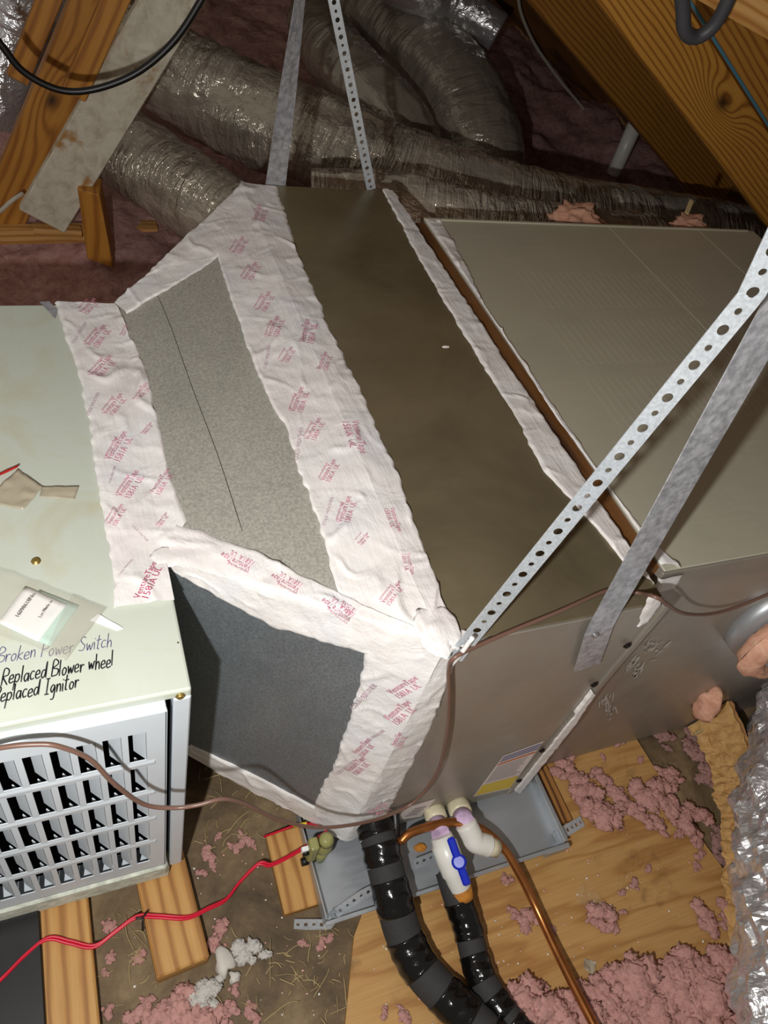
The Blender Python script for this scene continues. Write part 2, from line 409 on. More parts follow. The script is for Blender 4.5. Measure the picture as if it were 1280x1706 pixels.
web('truss_web', (104, 150), (178, -30), (142, 172), (236, -30), 2.18, .03, 'beam_wood', 'narrow orange timber ending behind the black cable loop', u0=2.)
jb = empty('joist', (.1, 2.3, .0), 'sawn ceiling joist end sticking out of pink insulation at left', 'joist')
part('timber', bar('timber', PY(-60, 392, 2.31), PY(146, 388, 2.31), (0, 0, 1), .045, .04, 'pale_wood'), jb)
part('timber', bar('timber', PY(56, 382, 2.27), PY(136, 386, 2.27), (0, 0, 1), .022, .04, 'pale_wood'), jb)
jb2 = empty('joist', (.4, 2.45, .0), 'joist top showing through pink insulation right of the wooden post', 'joist')
part('timber', bar('timber', PY(205, 380, 2.45), PY(262, 380, 2.45), (0, 0, 1), .03, .05, 'pale_wood'), jb2)
a, b = PY(148, 316, 2.2), PY(163, 432, 2.2)
solo('post', hexa('post', [(b.x - .03, 2.2, b.z), (b.x + .04, 2.15, b.z), (b.x + .055, 2.25, b.z), (b.x - .015, 2.30, b.z),
                           (a.x - .03, 2.2, a.z), (a.x + .025, 2.17, a.z), (a.x + .04, 2.27, a.z), (a.x - .015, 2.30, a.z)], 'beam_wood', .003), 'short wooden post below the plaster-splashed board', 'post')

# insulation-covered attic floor behind everything
NX, NY = 150, 150
vs_, fs_ = [], []
for j in range(NY + 1):
    for i in range(NX + 1):
        x = -2.2 + 5.15 * i / NX; y = 1.62 + 5.2 * (j / NY) ** 1.3
        z = .035 + .06 * fbm((x, y, 0), 2.2, 3) + .035 * abs(fbm((x, y, 3), 9, 4)) + .012 * fbm((x, y, 7), 34, 2)
        if x > 1.4: z += .10 * min(1, (x - 1.4)) * max(0, min(1, (y - 2.6)))
        vs_.append((x, y, z))
for j in range(NY):
    for i in range(NX):
        a = j * (NX + 1) + i; fs_.append((a, a + 1, a + NX + 2, a + NX + 1))
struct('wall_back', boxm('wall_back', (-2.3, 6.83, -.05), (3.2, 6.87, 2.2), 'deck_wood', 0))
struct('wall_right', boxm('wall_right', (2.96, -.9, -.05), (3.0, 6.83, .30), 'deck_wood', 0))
solo('attic_insulation', mesh('attic_insulation', vs_, fs_, 'pink_dusty', True), 'pink blown fibreglass insulation covering the attic floor at the back', 'insulation', kind='stuff')

# ------------------------------------------------------------------ flexible ducts at the back
def duct(name, pts, r, mat, label, amp=.007, sides=40, step=26, group='flexible ducts at the back', freq=1.):
    sd = random.random() * 50
    def dsp(s, a, t_):
        q = Vector((math.cos(a) * 1.3, math.sin(a) * 1.3, s * 9 * freq + sd))
        crk = abs(noise.noise(q * 1.7)) + .5 * abs(noise.noise(q * 4.1))
        rib = .12 * math.sin(s * 2 * math.pi / .06)
        return amp * (crk * 1.6 - .5 + rib * (.4 + noise.noise(q * .5)))
    o = solo(name, tube(name, pts, r, mat, sides, step, dsp), label, 'duct', group); return o
duct('flexible_duct', [PZ(150, 55, .42), PZ(275, 122, .42), PZ(385, 175, .41), PZ(530, 240, .40), PZ(675, 300, .38), PZ(880, 362, .36), PZ(1150, 402, .33), PZ(1260, 420, .3)], .15, 'duct_jacket', 'thick silver flexible duct running from upper left to behind the plenum')
duct('flexible_duct', [PZ(130, 195, .34), PZ(200, 243, .34), PZ(300, 312, .33), PZ(400, 380, .32), PZ(500, 440, .3)], .115, 'duct_jacket', 'grey flexible duct lowest at left, ending behind the white taped corner')
duct('flexible_duct', [PZ(520, 350, .50), PZ(640, 352, .53), PZ(750, 372, .53), PZ(930, 402, .52), PZ(1080, 415, .50)], .095, 'duct_jacket', 'wrinkled flexible duct lying along the far edge of the plenum')
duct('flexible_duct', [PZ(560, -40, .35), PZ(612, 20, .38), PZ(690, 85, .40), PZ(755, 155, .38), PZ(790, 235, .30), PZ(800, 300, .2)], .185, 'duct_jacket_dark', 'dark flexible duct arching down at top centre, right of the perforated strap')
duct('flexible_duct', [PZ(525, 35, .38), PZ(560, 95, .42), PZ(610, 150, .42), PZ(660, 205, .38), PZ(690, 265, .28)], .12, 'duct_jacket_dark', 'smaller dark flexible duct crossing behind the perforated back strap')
duct('flexible_duct', [PZ(600, -60, .66), PZ(690, -15, .64), PZ(760, 8, .62), PZ(830, 56, .57)], .078, 'foil', 'shiny silver duct piece at the top edge, right of centre')
duct('flexible_duct', [PY(48, -60, 2.75), PY(28, 20, 2.75), PY(8, 100, 2.72), PY(-20, 190, 2.7)], .115, 'foil', 'crinkled silver duct at the left edge behind the orange timbers')

# ------------------------------------------------------------------ furnace
FY0, FY1, FZ0, FZ1 = .409, 1.128, .045, .656
fu = empty('furnace', (-.4, .77, .04), 'off-white furnace cabinet lying on its side with a louvred door', 'furnace')
fb = part('cabinet', boxm('cabinet', (-.93, FY0 + .03, FZ0 + .02), (FX0 - .001, FY1, FZ1 - .010), 'enamel', .002), fu)
ft = part('top_panel', boxm('top_panel', (-.93, FY0 - .001, FZ1 - .016), (FX0, FY1 + .001, FZ1), 'enamel', .003, 2), fu)
part('corner_post', boxm('corner_post', (.073, FY0 - .002, FZ0 + .03), (FX0, FY0 + .03, FZ1 - .016), 'enamel_front', .002), fu)
part('gap_shade', boxm('gap_shade', (-.92, FY0 + .02, FZ0 + .03), (.074, FY0 + .0305, FZ1 - .016), 'shade_black', 0), fu)  # black panel that paints in the shade behind the door and louvres
part('base_rail', boxm('base_rail', (-.93, FY0 - .008, FZ0), (.072, FY0 + .05, FZ0 + .038), 'base_rail_paint', .003), fu)
part('base_rail', boxm('base_rail', (-.93, FY0 - .016, FZ0 + .036), (.068, FY0 + .03, FZ0 + .075), 'base_rail_paint', .004), fu)
# door with punched louvres
DX0, DX1, DZ0, DZ1, DY = -.90, .064, FZ0 + .078, FZ1 - .020, FY0 - .012
xl = [.0225 - .0268 * k for k in range(33)]; zt = [.597 - .0915 * k for k in range(5)]
LW, LH = .0195, .073
xs = sorted(set([DX0, DX1] + [x for x in xl if x > DX0 + .03] + [x + LW for x in xl if x > DX0 + .03]))
zs = sorted(set([DZ0, DZ1] + zt + [z - LH for z in zt]))
holes = {(round(x, 5), round(z - LH, 5)) for x in xl if x > DX0 + .03 for z in zt}
vs_ = [(x, DY, z) for z in zs for x in xs]; fs_ = []
for j in range(len(zs) - 1):
    for i in range(len(xs) - 1):
        if (round(xs[i], 5), round(zs[j], 5)) in holes: continue
        a = j * len(xs) + i; fs_.append((a, a + 1, a + len(xs) + 1, a + len(xs)))
door = part('door', mesh('door', vs_, fs_, 'enamel_front'), fu)
solidify(door, .0014)
part('door_edge', boxm('door_edge', (DX1 - .001, DY, DZ0), (DX1 + .001, FY0 + .02, DZ1), 'enamel_front', 0), door)
rim = [(DX0, DY, DZ1), (DX0, DY - .001, DZ1 + .004), (DX0, FY0 + .02, DZ1 + .005)]
part('door_edge', mesh('door_edge', [v for x in (DX0, DX1) for v in ((x, DY, DZ1 - .0005), (x, DY + .004, DZ1 + .003), (x, FY0 + .02, DZ1 + .003))], [(0, 3, 4, 1), (1, 4, 5, 2)], 'enamel_front'), door)
part('door_edge', boxm('door_edge', (DX0, DY, DZ0 - .001), (DX1, FY0 + .02, DZ0 + .001), 'enamel_front', 0), door)
# raised rib between louvre rows
for z in zt[1:]:
    part('rib', hexa('rib', [(DX0 + .02, DY, z + .002), (DX1 - .012, DY, z + .002), (DX1 - .012, DY, z + .016), (DX0 + .02, DY, z + .016),
                             (DX0 + .02, DY - .0012, z + .007), (DX1 - .014, DY - .0012, z + .007), (DX1 - .014, DY - .0012, z + .011), (DX0 + .02, DY - .0012, z + .011)], 'enamel_front', 0), door)
# a flap hinged on the right of its slot, bent inward
g = .0012
lv = mesh('louver', [(LW - .0005, 0, g), (LW - .0005, 0, LH - g), (.0060, .0145, LH - g), (.0060, .0145, g),
                     (LW - .0005, .0014, g), (LW - .0005, .0014, LH - g), (.0070, .0155, LH - g), (.0070, .0155, g)],
          [(0, 1, 2, 3), (7, 6, 5, 4), (0, 3, 7, 4), (1, 5, 6, 2), (3, 2, 6, 7)], 'enamel_front')
nl = 0
for x in xl:
    if x < -.36: break
    for z in zt:
        o = link(bpy.data.objects.new('louver', lv)); o.location = (x, DY, z - LH); o.parent = door; nl += 1
for p in (PZ(60, 935, FZ1),): screw('screw', p, (0, 0, 1), .0042, 'brass', fu)
screw('screw', PY(301, 1159, FY0 - .004) + Vector((0, .002, -.004)), (0, -1, 0), .004, 'brass', fu)
for q in ((75, 665, 3), (45, 780, 2), (120, 985, 2), (30, 605, 2)): pass

# ------------------------------------------------------------------ transition, coil cabinet, plenum
T1, T2 = Vector((FX0, .59, .656)), Vector((FX1, .375, .707))
F1, F2 = Vector((FX0, 1.128, .656)), Vector((FX1, 1.46, .707))
B1, B2 = Vector((FX0, .59, .14)), Vector((FX1, .375, .06))
G1, G2 = Vector((FX0, 1.128, .14)), Vector((FX1, 1.46, .06))
nT = (T2 - T1).cross(F1 - T1).normalized(); nN = (B2 - B1).cross(T1 - B1).normalized()
if nT.z < 0: nT = -nT
if nN.y > 0: nN = -nN
PT = lambda x, y: PP(x, y, T1, nT)
PN = lambda x, y: PP(x, y, T1, nN)
PC = lambda x, y: PZ(x, y, .707)
PF = lambda x, y: PZ(x, y, FZ1)
PS = lambda x, y: PY(x, y, .3732)
PQ = lambda x, y: PY(x, y, .42)
nZ, nYm = Vector((0, 0, 1)), Vector((0, -1, 0))
tr = empty('transition_duct', (.23, .9, .06), 'spangled sheet metal transition flaring from furnace to coil cabinet, edges white taped', 'duct')
def sheet(name, c, mat, parent, th=.0012):
    me = mesh(name, c, [tuple(range(len(c)))], mat); o = part(name, me, parent); solidify(o, th); return o
sheet('top_panel', [T1, T2, F2, F1], 'galvanised_spangled', tr)
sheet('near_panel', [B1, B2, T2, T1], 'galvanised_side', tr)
sheet('far_panel', [G2, G1, F1, F2], 'galvanised', tr)
sheet('bottom_panel', [B2, B1, G1, G2], 'galvanised', tr)
cr = [PT(262, 490), PT(285, 545), PT(322, 650), PT(362, 755), PT(404, 885)]
part('crease', tube('crease', [p + nT * -.0003 for p in cr], .0006, 'screw_dark', 6, 3), tr)

co = empty('coil_cabinet', (.54, .92, .06), 'dark reflective galvanised coil cabinet between the transition and the plenum', 'cabinet')
CX1, CY1 = .700, 1.46
part('body', boxm('body', (FX1, .377, .06), (CX1, CY1, .705), 'galvanised', .001), co)
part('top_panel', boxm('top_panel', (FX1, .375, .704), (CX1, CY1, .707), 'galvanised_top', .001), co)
part('front_panel', boxm('front_panel', (FX1 + .001, .3735, .062), (CX1 - .003, .3775, .702), 'galvanised', .001), co)
part('flange', boxm('flange', (CX1 - .002, .369, .062), (CX1 + .010, .380, .700), 'galvanised', .001), co)
part('collar', boxm('collar', (CX1, .43, .10), (.742, 1.34, .702), 'deck_wood', 0), co, 'metal strip in the gap before the plenum, brown wood bounce in its colour')  # metal collar; brown light bounced off the wood is painted into its colour

pl = empty('supply_plenum', (1.2, .9, 0), 'large dull galvanised supply plenum box at right with faint cross seams', 'duct')
PX0, PX1, PY0, PY1 = .730, 1.655, .42, 1.345
part('body', boxm('body', (PX0, PY0 + .002, .012), (PX1, PY1, .705), 'galvanised', .001), pl)
part('top_panel', boxm('top_panel', (PX0, PY0, .704), (PX1, PY1 + .004, .707), 'plenum_metal', .001), pl)
part('front_panel', boxm('front_panel', (PX0 + .001, PY0 - .001, .014), (PX1, PY0 + .003, .700), 'galvanised', .001), pl)
for x in (1.20, 1.47): part('seam', boxm('seam', (x, PY0 + .01, .7068), (x + .002, PY1, .7075), 'plenum_metal', .0006), pl)
part('edge_fold', boxm('edge_fold', (PX0, PY1 - .002, .706), (PX1 - .02, PY1 + .005, .7095), 'plenum_metal', .001), pl)
for k in range(78):
    b_ = k // 26; x = (.86, .84, .83)[b_] + (k % 26) * .0165
    y0, y1 = ((1.03, 1.15), (.86, .99), (.70, .82))[b_]
    part('rib', boxm('rib', (x, y0, .7066), (x + .007, y1, .70712), 'plenum_metal', .0003), pl)

# tape bands --------------------------------------------------------------
def tdisp(p):
    a = fbm(p, 13, 3); b = abs(noise.noise(Vector(p) * 30))
    rid = max(0, .10 - abs(noise.noise(Vector((p[0] * 20 + 9, p[1] * 11, p[2] * 11 + 4))))) / .10
    rid2 = max(0, .07 - abs(noise.noise(Vector((p[0] * 9 + 31, p[1] * 24, p[2] * 24))))) / .07
    return .0028 + .0024 * a + .0012 * b + .0052 * rid * max(0, a + .15) + .0046 * rid2 * max(0, -a + .1)
def resample(pts, n):
    pts = [Vector(p) for p in pts]; L = [0]
    for i in range(1, len(pts)): L.append(L[-1] + (pts[i] - pts[i - 1]).length)
    out = []; j = 0
    for k in range(n + 1):
        s = L[-1] * k / n
        while j < len(pts) - 2 and L[j + 1] < s: j += 1
        d = max(1e-9, L[j + 1] - L[j]); out.append(pts[j].lerp(pts[j + 1], min(1, max(0, (s - L[j]) / d))))
    return out
def tape(parent, L, R, n, free=(1, 1), lift=.0, amp=1., name='tape_band', cell=.0042, label=None, fold=None):
    n = Vector(n); fold = Vector(fold).normalized() if fold else n; Ls = sum((Vector(L[i + 1]) - Vector(L[i])).length for i in range(len(L) - 1))
    nu = max(8, min(280, int(Ls / cell))); A, B = resample(L, nu), resample(R, nu)
    wd = max((B[i] - A[i]).length for i in range(nu + 1)); nv = max(4, min(40, int(wd / cell)))
    vs, fs = [], []
    for i in range(nu + 1):
        ac = (B[i] - A[i]); sc = ac.normalized() if ac.length > 1e-6 else ac
        ja = .0035 * noise.noise(A[i] * 70) + .003 * noise.noise(A[i] * 19); jb = .0035 * noise.noise(B[i] * 70 + Vector((5, 5, 5))) + .003 * noise.noise(B[i] * 19)
        a = A[i] + sc * ja * free[0]; b = B[i] + sc * jb * free[1]
        for k in range(nv + 1):
            t_ = k / nv; p = a.lerp(b, t_); d = tdisp(p) * amp + lift
            if (k == 0 and free[0]) or (k == nv and free[1]): d = .0002
            if fold != n and ((k == 0 and not free[0]) or (k == nv and not free[1])): vs.append(p + fold * .0032)
            else: vs.append(p + n * d)
    for i in range(nu):
        for k in range(nv):
            q = i * (nv + 1) + k; fs.append((q, q + 1, q + nv + 2, q + nv + 1))
    me = mesh(name, vs, fs, 'tape', True)
    bm = bmesh.new(); bm.from_mesh(me)
    if sum((f.normal.dot(n) for f in bm.faces)) < 0: bmesh.ops.reverse_faces(bm, faces=bm.faces[:])
    bm.to_mesh(me); bm.free()
    return part(name, me, parent, label)
FE = lambda y: Vector((FX0, y, .656))
tp_f = tape(fu, [PF(92, 505), PF(108, 560), PF(136, 640), PF(150, 720), PF(166, 830), PF(184, 920), PF(190, 1014)],
            [FE(1.126), FE(.95), FE(.8), FE(.7), FE(.6), FE(.55), FE(.525)], nZ, (1, 0), label='white tape printed in magenta')
tp_t = tape(tr, [FE(1.126), FE(.95), FE(.8), FE(.7), FE(.592)], [PT(198, 514), PT(240, 610), PT(262, 690), PT(282, 790), PT(312, 868)], nT, (0, 1))
tape(tr, [F1, F1.lerp(F2, .5), F2], [PT(212, 524), PT(355, 436), PT(412, 372)], nT, (1, 1))
tp_c = tape(tr, [PT(362, 425), PT(385, 500), PT(410, 570), PT(440, 650), PT(480, 720), PT(500, 790), PT(530, 870), PT(566, 990), PT(620, 1040)],
            [F2, F2.lerp(T2, .25), F2.lerp(T2, .5), F2.lerp(T2, .75), T2], nT, (1, 0), .0)
SH = Vector((-.005, 0, .0004)); SV = Vector((0, -.0018, 0))
tp_k = tape(co, [F2 + SH, F2.lerp(T2, .25) + SH, F2.lerp(T2, .5) + SH, F2.lerp(T2, .75) + SH, T2 + SH],
            [PC(462, 313), PC(500, 430), PC(545, 535), PC(600, 650), PC(655, 770), PC(702, 900), PC(748, 1030), PC(768, 1067)], nZ, (0, 1))
tp_n = tape(tr, [PT(296, 872), PT(330, 885), PT(440, 922), PT(500, 955), PT(566, 988), PT(650, 1030), PT(715, 1056)], [T1, T1.lerp(T2, .3), T1.lerp(T2, .6), T2], nT, (1, 0), .001, fold=nT + nN)
tape(tr, [T1, T1.lerp(T2, .3), T1.lerp(T2, .6), T2], [PN(292, 952), PN(350, 985), PN(450, 1042), PN(540, 1070), PN(612, 1088), PN(720, 1120)], nN, (0, 1), fold=nT + nN)
tp_v = tape(tr, [PN(612, 1080), PN(602, 1130), PN(585, 1190), PN(562, 1260), PN(532, 1320), PN(520, 1352)], [T2 + SV, T2.lerp(B2, .3) + SV, T2.lerp(B2, .6) + SV, B2 + SV], nN, (1, 0), .0005, fold=nN + nYm)
tp_s = tape(co, [T2 + SV, T2.lerp(B2, .3) + SV, T2.lerp(B2, .6) + SV, B2 + SV], [PS(770, 1070), PS(746, 1130), PS(722, 1200), PS(690, 1264), PS(655, 1335), PS(630, 1378)], nYm, (0, 1), fold=nN + nYm)
tape(tr, [PN(318, 1240), PN(345, 1252), PN(440, 1298), PN(540, 1350)], [B1, B1.lerp(B2, .4), B1.lerp(B2, .7), B2], nN, (1, 0))
CE = lambda y: Vector((CX1, y, .707))
tape(co, [PC(636, 315), PC(700, 436), PC(765, 545), PC(800, 605), PC(860, 695), PC(905, 785), PC(945, 826), PC(990, 875), PC(1045, 945)], [CE(1.458), CE(1.2), CE(.95), CE(.7), CE(.5), CE(.40)], nZ, (1, 1))
PE = lambda y: Vector((PX0 + .001, y, .707))
tape(pl, [PE(1.343), PE(1.1), PE(.9), PE(.7), PE(.55), PE(.43)], [PC(738, 371), PC(782, 455), PC(800, 500), PC(880, 622), PC(925, 692), PC(1004, 800), PC(1074, 890), PC(1136, 948)], nZ, (1, 1))
tape(co, [PS(1082, 990), PS(1074, 1010), PS(1060, 1044)], [PS(1106, 990), PS(1104, 1004), PS(1078, 1034)], nYm)
tape(co, [PS(985, 1148), PS(940, 1205), PS(855, 1312)], [PS(990, 1152), PS(948, 1215), PS(866, 1318)], nYm, lift=.0055, amp=.4)
tape(pl, [PQ(1096, 962), PQ(1092, 985)], [PQ(1140, 950), PQ(1128, 975)], nYm)
# lump of mastic where the bands meet, and a ragged flap at the strap
def blob(name, c, r, mat, seed=0, sub=3, rough=.35, f=3.0):
    bm = bmesh.new(); bmesh.ops.create_icosphere(bm, subdivisions=sub, radius=1)
    for v in bm.verts:
        k = 1 + rough * fbm(v.co + Vector((seed, 0, 0)), f * .5, 3); v.co = Vector((c[0] + v.co.x * r[0] * k, c[1] + v.co.y * r[1] * k, c[2] + v.co.z * r[2] * k))
    return bmfin(name, bm, mat, True)
part('mastic_lump', blob('mastic_lump', (.372, .392, .709), (.026, .032, .0045), 'tape', 1, 4, .35, 2.4), co)
part('mastic_lump', blob('mastic_lump', (.398, .380, .707), (.014, .010, .003), 'tape', 4, 3, .45, 3), co)
part('mastic_lump', blob('mastic_lump', (FX0, .592, .6575), (.016, .016, .002), 'tape', 8, 3, .3, 2), tr)
part('mastic_drip', blob('mastic_drip', PC(743, 578) + Vector((0, 0, .0005)), (.007, .003, .0012), 'tape', 3), co)

# printing on the tape ---------------------------------------------------
TXT = {}
def text_mesh(s):
    if s not in TXT:
        cu = bpy.data.curves.new('lettering', 'FONT'); cu.body = s; cu.align_x = 'LEFT'; cu.size = 1; cu.space_line = .85; cu.resolution_u = 2
        o = bpy.data.objects.new('lettering', cu); COL.objects.link(o); bpy.context.view_layer.update()
        dg = bpy.context.evaluated_depsgraph_get(); me = bpy.data.meshes.new_from_object(o.evaluated_get(dg))
        bpy.data.objects.remove(o, do_unlink=True)
        TXT[s] = ([v.co.copy() for v in me.vertices], [tuple(p.vertices) for p in me.polygons]); bpy.data.meshes.remove(me)
    return TXT[s]
def lettering(parent, s, a, b, plane, n, mat, up=1., lift=.0009, onto_tape=True, name='lettering', slant=0.):
    vs, fs = text_mesh(s); W = max(v.x for v in vs); p0, p1 = plane(*a), plane(*b); u = p1 - p0; k = u.length / W; u.normalize(); n = Vector(n); w_ = n.cross(u)
    out = []
    for v in vs:
        p = p0 + u * (v.x + slant * v.y) * k + w_ * v.y * k * up
        out.append(p + n * ((tdisp(p) if onto_tape else 0) + lift))
    return part(name, mesh(name, out, fs, mat), parent)
VT = 'VentureTape\n1581A  UL'
lettering(tp_f, 'VentureTape', (232, 1002), (261, 940), PF, nZ, 'tape_print_strong', 1.0, .0012)
lettering(tp_f, '1581A UL', (246, 1004), (270, 950), PF, nZ, 'tape_print_strong', 1.0, .0012)
def wedge(parent, a, b, plane, n, h):
    p0, p1 = plane(*a), plane(*b); u = p1 - p0; w_ = Vector(n).cross(u).normalized() * h; out = []
    for q in (p0, p1, p1 + w_ * .35, p0 + w_): out.append(q + Vector(n) * (tdisp(q) + .0012))
    return part('printed_flag', mesh('printed_flag', out, [(0, 1, 2, 3)], 'tape_print'), parent)
def print_block(parent, a, b, plane, n, cold=None, flag=True, lift=.001):
    lettering(parent, VT, a, b, plane, n, 'tape_print', 1.25, lift)
    if flag:
        d = (b[0] - a[0], b[1] - a[1]); L = math.hypot(*d); q = (-d[1] / L, d[0] / L)
        lettering(parent, 'ventureclad', (a[0] - q[0] * 9, a[1] - q[1] * 9), (a[0] + d[0] * .7 - q[0] * 9, a[1] + d[1] * .7 - q[1] * 9), plane, n, 'tape_print', .8, lift)
for (a, b) in (((137, 525), (160, 502)), ((150, 580), (178, 545)), ((155, 632), (188, 598)), ((178, 695), (205, 662)), ((185, 770), (212, 724)), ((203, 832), (232, 788)), ((184, 878), (206, 845))):
    print_block(tp_f, a, b, PF, nZ)
for (a, b) in (((124, 577), (146, 541)), ((148, 698), (167, 658)), ((184, 810), (194, 780)), ((219, 880), (245, 905)), ((200, 962), (222, 935))):
    lettering(tp_f, 'COLD WEATHER', a, b, PF, nZ, 'tape_print_grey', 1., .001)
for (a, b) in (((203, 562), (212, 545)), ((226, 672), (248, 645)), ((238, 726), (254, 708)), ((256, 825), (284, 785)), ((262, 880), (280, 858))):
    print_block(tp_t, a, b, PT, nT, flag=False)
for (a, b) in (((392, 425), (408, 398)), ((410, 470), (430, 440)), ((432, 520), (452, 490)), ((452, 566), (466, 530)), ((472, 606), (488, 582)), ((492, 690), (506, 650)), ((515, 735), (535, 700)), ((540, 805), (560, 770)), ((570, 875), (585, 830)), ((598, 910), (614, 892)), ((640, 1010), (668, 975))):
    print_block(tp_c, a, b, PT, nT)
for (a, b) in (((444, 618), (452, 580)), ((496, 770), (506, 715)), ((542, 880), (556, 832))):
    lettering(tp_c, 'COLD WEATHER', a, b, PT, nT, 'tape_print_grey', 1., .001)
for (a, b) in (((428, 372), (436, 345)), ((508, 575), (516, 535)), ((534, 620), (545, 590)), ((584, 705), (600, 760)), ((648, 850), (662, 890)), ((676, 925), (684, 960))):
    print_block(tp_k, a, b, PC, nZ, flag=False)
for (a, b) in (((372, 925), (420, 950)), ((455, 960), (500, 985)), ((540, 1000), (585, 1035))):
    print_block(tp_n, b, a, PT, nT, lift=.0026)
lettering(tp_n, '181A-P\n181D-FX', (590, 1025), (567, 1008), PT, nT, 'tape_print', 1.2, .0026)
for (a, b) in (((655, 1150), (700, 1125)), ((650, 1195), (688, 1165)), ((596, 1250), (620, 1228)), ((585, 1280), (612, 1258)), ((660, 1238), (672, 1215)), ((620, 1350), (650, 1335))):
    print_block(tp_v if a[0] < 640 else tp_v, a, b, PN, nN, flag=False, lift=.003)
for (a, b) in (((592, 1178), (632, 1136)), ((612, 1235), (645, 1212)), ((566, 1285), (596, 1262))):
    lettering(tp_v, 'COLD WEATHER', a, b, PN, nN, 'tape_print_grey', 1., .003)

# screws, labels, smears on cabinet and plenum
for q in ((1045, 1075), (990, 1140), (903, 1250), (865, 1300)): screw('screw', PY(*q, .369), nYm, .0045, 'screw_dark', co)
def decal(name, pts, plane, n, mat, parent, lift=.0006):
    return part(name, mesh(name, [plane(*p) + Vector(n) * lift for p in pts], [tuple(range(len(pts)))], mat), parent)
PL_ = lambda x, y: PY(x, y, .3735)
lb = decal('warning_label', [(788, 1327), (850, 1313), (906, 1234), (838, 1259)], PL_, nYm, 'label_white', co)
def sub(u0, u1, v0, v1):      # u along the base, v upwards
    c = [Vector(p) for p in ((788, 1327, 0), (850, 1313, 0), (906, 1234, 0), (838, 1259, 0))]
    f_ = lambda u, v: (c[0].lerp(c[1], u).lerp(c[3].lerp(c[2], u), v)).to_2d()
    return [f_(u0, v0), f_(u1, v0), f_(u1, v1), f_(u0, v1)]
def on_label(mat, *r): decal('print_block', sub(*r), PL_, nYm, mat, lb, .0012)
on_label('label_yellow', .03, .97, .03, .28)
for k in range(3): on_label('label_blue', .03, .97, .84 + .05 * k, .865 + .05 * k)
on_label('label_orange', .03, .97, .76, .80)
for k in range(11): on_label('label_grey', .06, .94 - .2 * random.random(), .33 + .038 * k, .345 + .038 * k)
l2 = decal('white_label', [(660, 1366), (702, 1360), (726, 1330), (676, 1345)], PL_, nYm, 'label_white', co)
for k in range(4): decal('print_block', [(675 + 5 * k, 1360 - 4 * k), (695 + 5 * k, 1356 - 4 * k), (696 + 5 * k, 1354 - 4 * k), (676 + 5 * k, 1358 - 4 * k)], PL_, nYm, 'label_grey', l2, .0012)
def smear(parent, plane, n, cx, cy, rx, ry, ang, seed):
    rnd = random.Random(seed); ms = []
    for k in range(22):
        x = cx + rnd.gauss(0, .4) * rx * math.cos(ang) - rnd.gauss(0, .4) * ry * math.sin(ang); y = cy + rnd.gauss(0, .4) * rx * math.sin(ang) + rnd.gauss(0, .4) * ry * math.cos(ang)
        L = rnd.uniform(.1, .35) * rx; w_ = rnd.uniform(.4, 2.2); a = ang + rnd.gauss(0, .25); pts = []
        for i in range(8):
            t_ = 2 * math.pi * i / 8; q = (L * math.cos(t_), w_ * math.sin(t_) * rnd.uniform(.6, 1.3)); pts.append(plane(x + q[0] * math.cos(a) - q[1] * math.sin(a), y + q[0] * math.sin(a) + q[1] * math.cos(a)) + Vector(n) * .0014)
        ms.append(mesh('s', pts, [tuple(range(8))], 'scuff'))
    return tag(part('scuff_mark', join('scuff_mark', ms), parent), kind='stuff')
PM_ = lambda x, y: PY(x, y, .419)
smear(pl, PM_, nYm, 1012, 1170, 30, 16, 1.9, 1); smear(pl, PM_, nYm, 1090, 1075, 30, 10, -.6, 2); smear(pl, PM_, nYm, 1055, 1110, 26, 6, 2.2, 3)


# ------------------------------------------------------------------ things lying on the furnace
GL = {'B': ((((0, 0), (.05, 1), (.36, .95), (.4, .72), (.05, .52), (.45, .4), (.42, .08), (0, 0)),), .52), 'r': ((((0, .5), (.04, 0), (.05, .3), (.16, .48), (.28, .42)),), .3),
      'o': ((((.15, .5), (.02, .3), (.1, .02), (.28, .1), (.3, .38), (.15, .5)),), .4), 'k': ((((0, 0), (.04, 1)), ((.3, .5), (.04, .25), (.34, 0))), .4),
      'e': ((((0, .22), (.28, .3), (.22, .5), (.04, .42), (0, .15), (.12, 0), (.34, .08)),), .38), 'n': ((((0, .5), (.03, 0), (.05, .35), (.2, .5), (.28, .3), (.3, 0)),), .38),
      'P': ((((0, 0), (.05, 1), (.4, .9), (.38, .6), (.05, .5)),), .45), 'w': ((((0, .5), (.1, 0), (.2, .4), (.32, 0), (.44, .5)),), .5),
      'S': ((((.4, .9), (.2, 1), (.05, .8), (.2, .55), (.4, .35), (.3, .05), (0, .08)),), .48), 'i': ((((0, .5), (.04, 0)), ((.02, .72), (.03, .76))), .14),
      't': ((((.1, .95), (.08, .05), (.2, 0)), ((-.05, .6), (.28, .64))), .3), 'c': ((((.3, .45), (.12, .5), (0, .25), (.1, 0), (.3, .06)),), .36),
      'h': ((((0, 1), (.02, 0), (.04, .3), (.18, .5), (.28, .32), (.3, 0)),), .4), 'R': ((((0, 0), (.05, 1), (.4, .9), (.38, .6), (.06, .5), (.42, 0)),), .5),
      'p': ((((.02, .5), (-.03, -.45)), ((0, .4), (.2, .5), (.32, .3), (.2, .02), (0, .1))), .42), 'l': ((((0, 1), (.03, 0)),), .16),
      'a': ((((.3, .42), (.12, .5), (0, .25), (.12, 0), (.28, .2), (.3, .5), (.34, 0)),), .42), 'd': ((((.3, .42), (.12, .5), (0, .22), (.12, 0), (.28, .2), (.34, 1), (.36, 0)),), .44),
      'I': ((((0, 1), (.3, 1)), ((.15, 1), (.15, 0)), ((0, 0), (.32, 0))), .4), 'g': ((((.3, .42), (.12, .5), (0, .25), (.14, .02), (.3, .4), (.28, -.35), (.05, -.4)),), .4)}
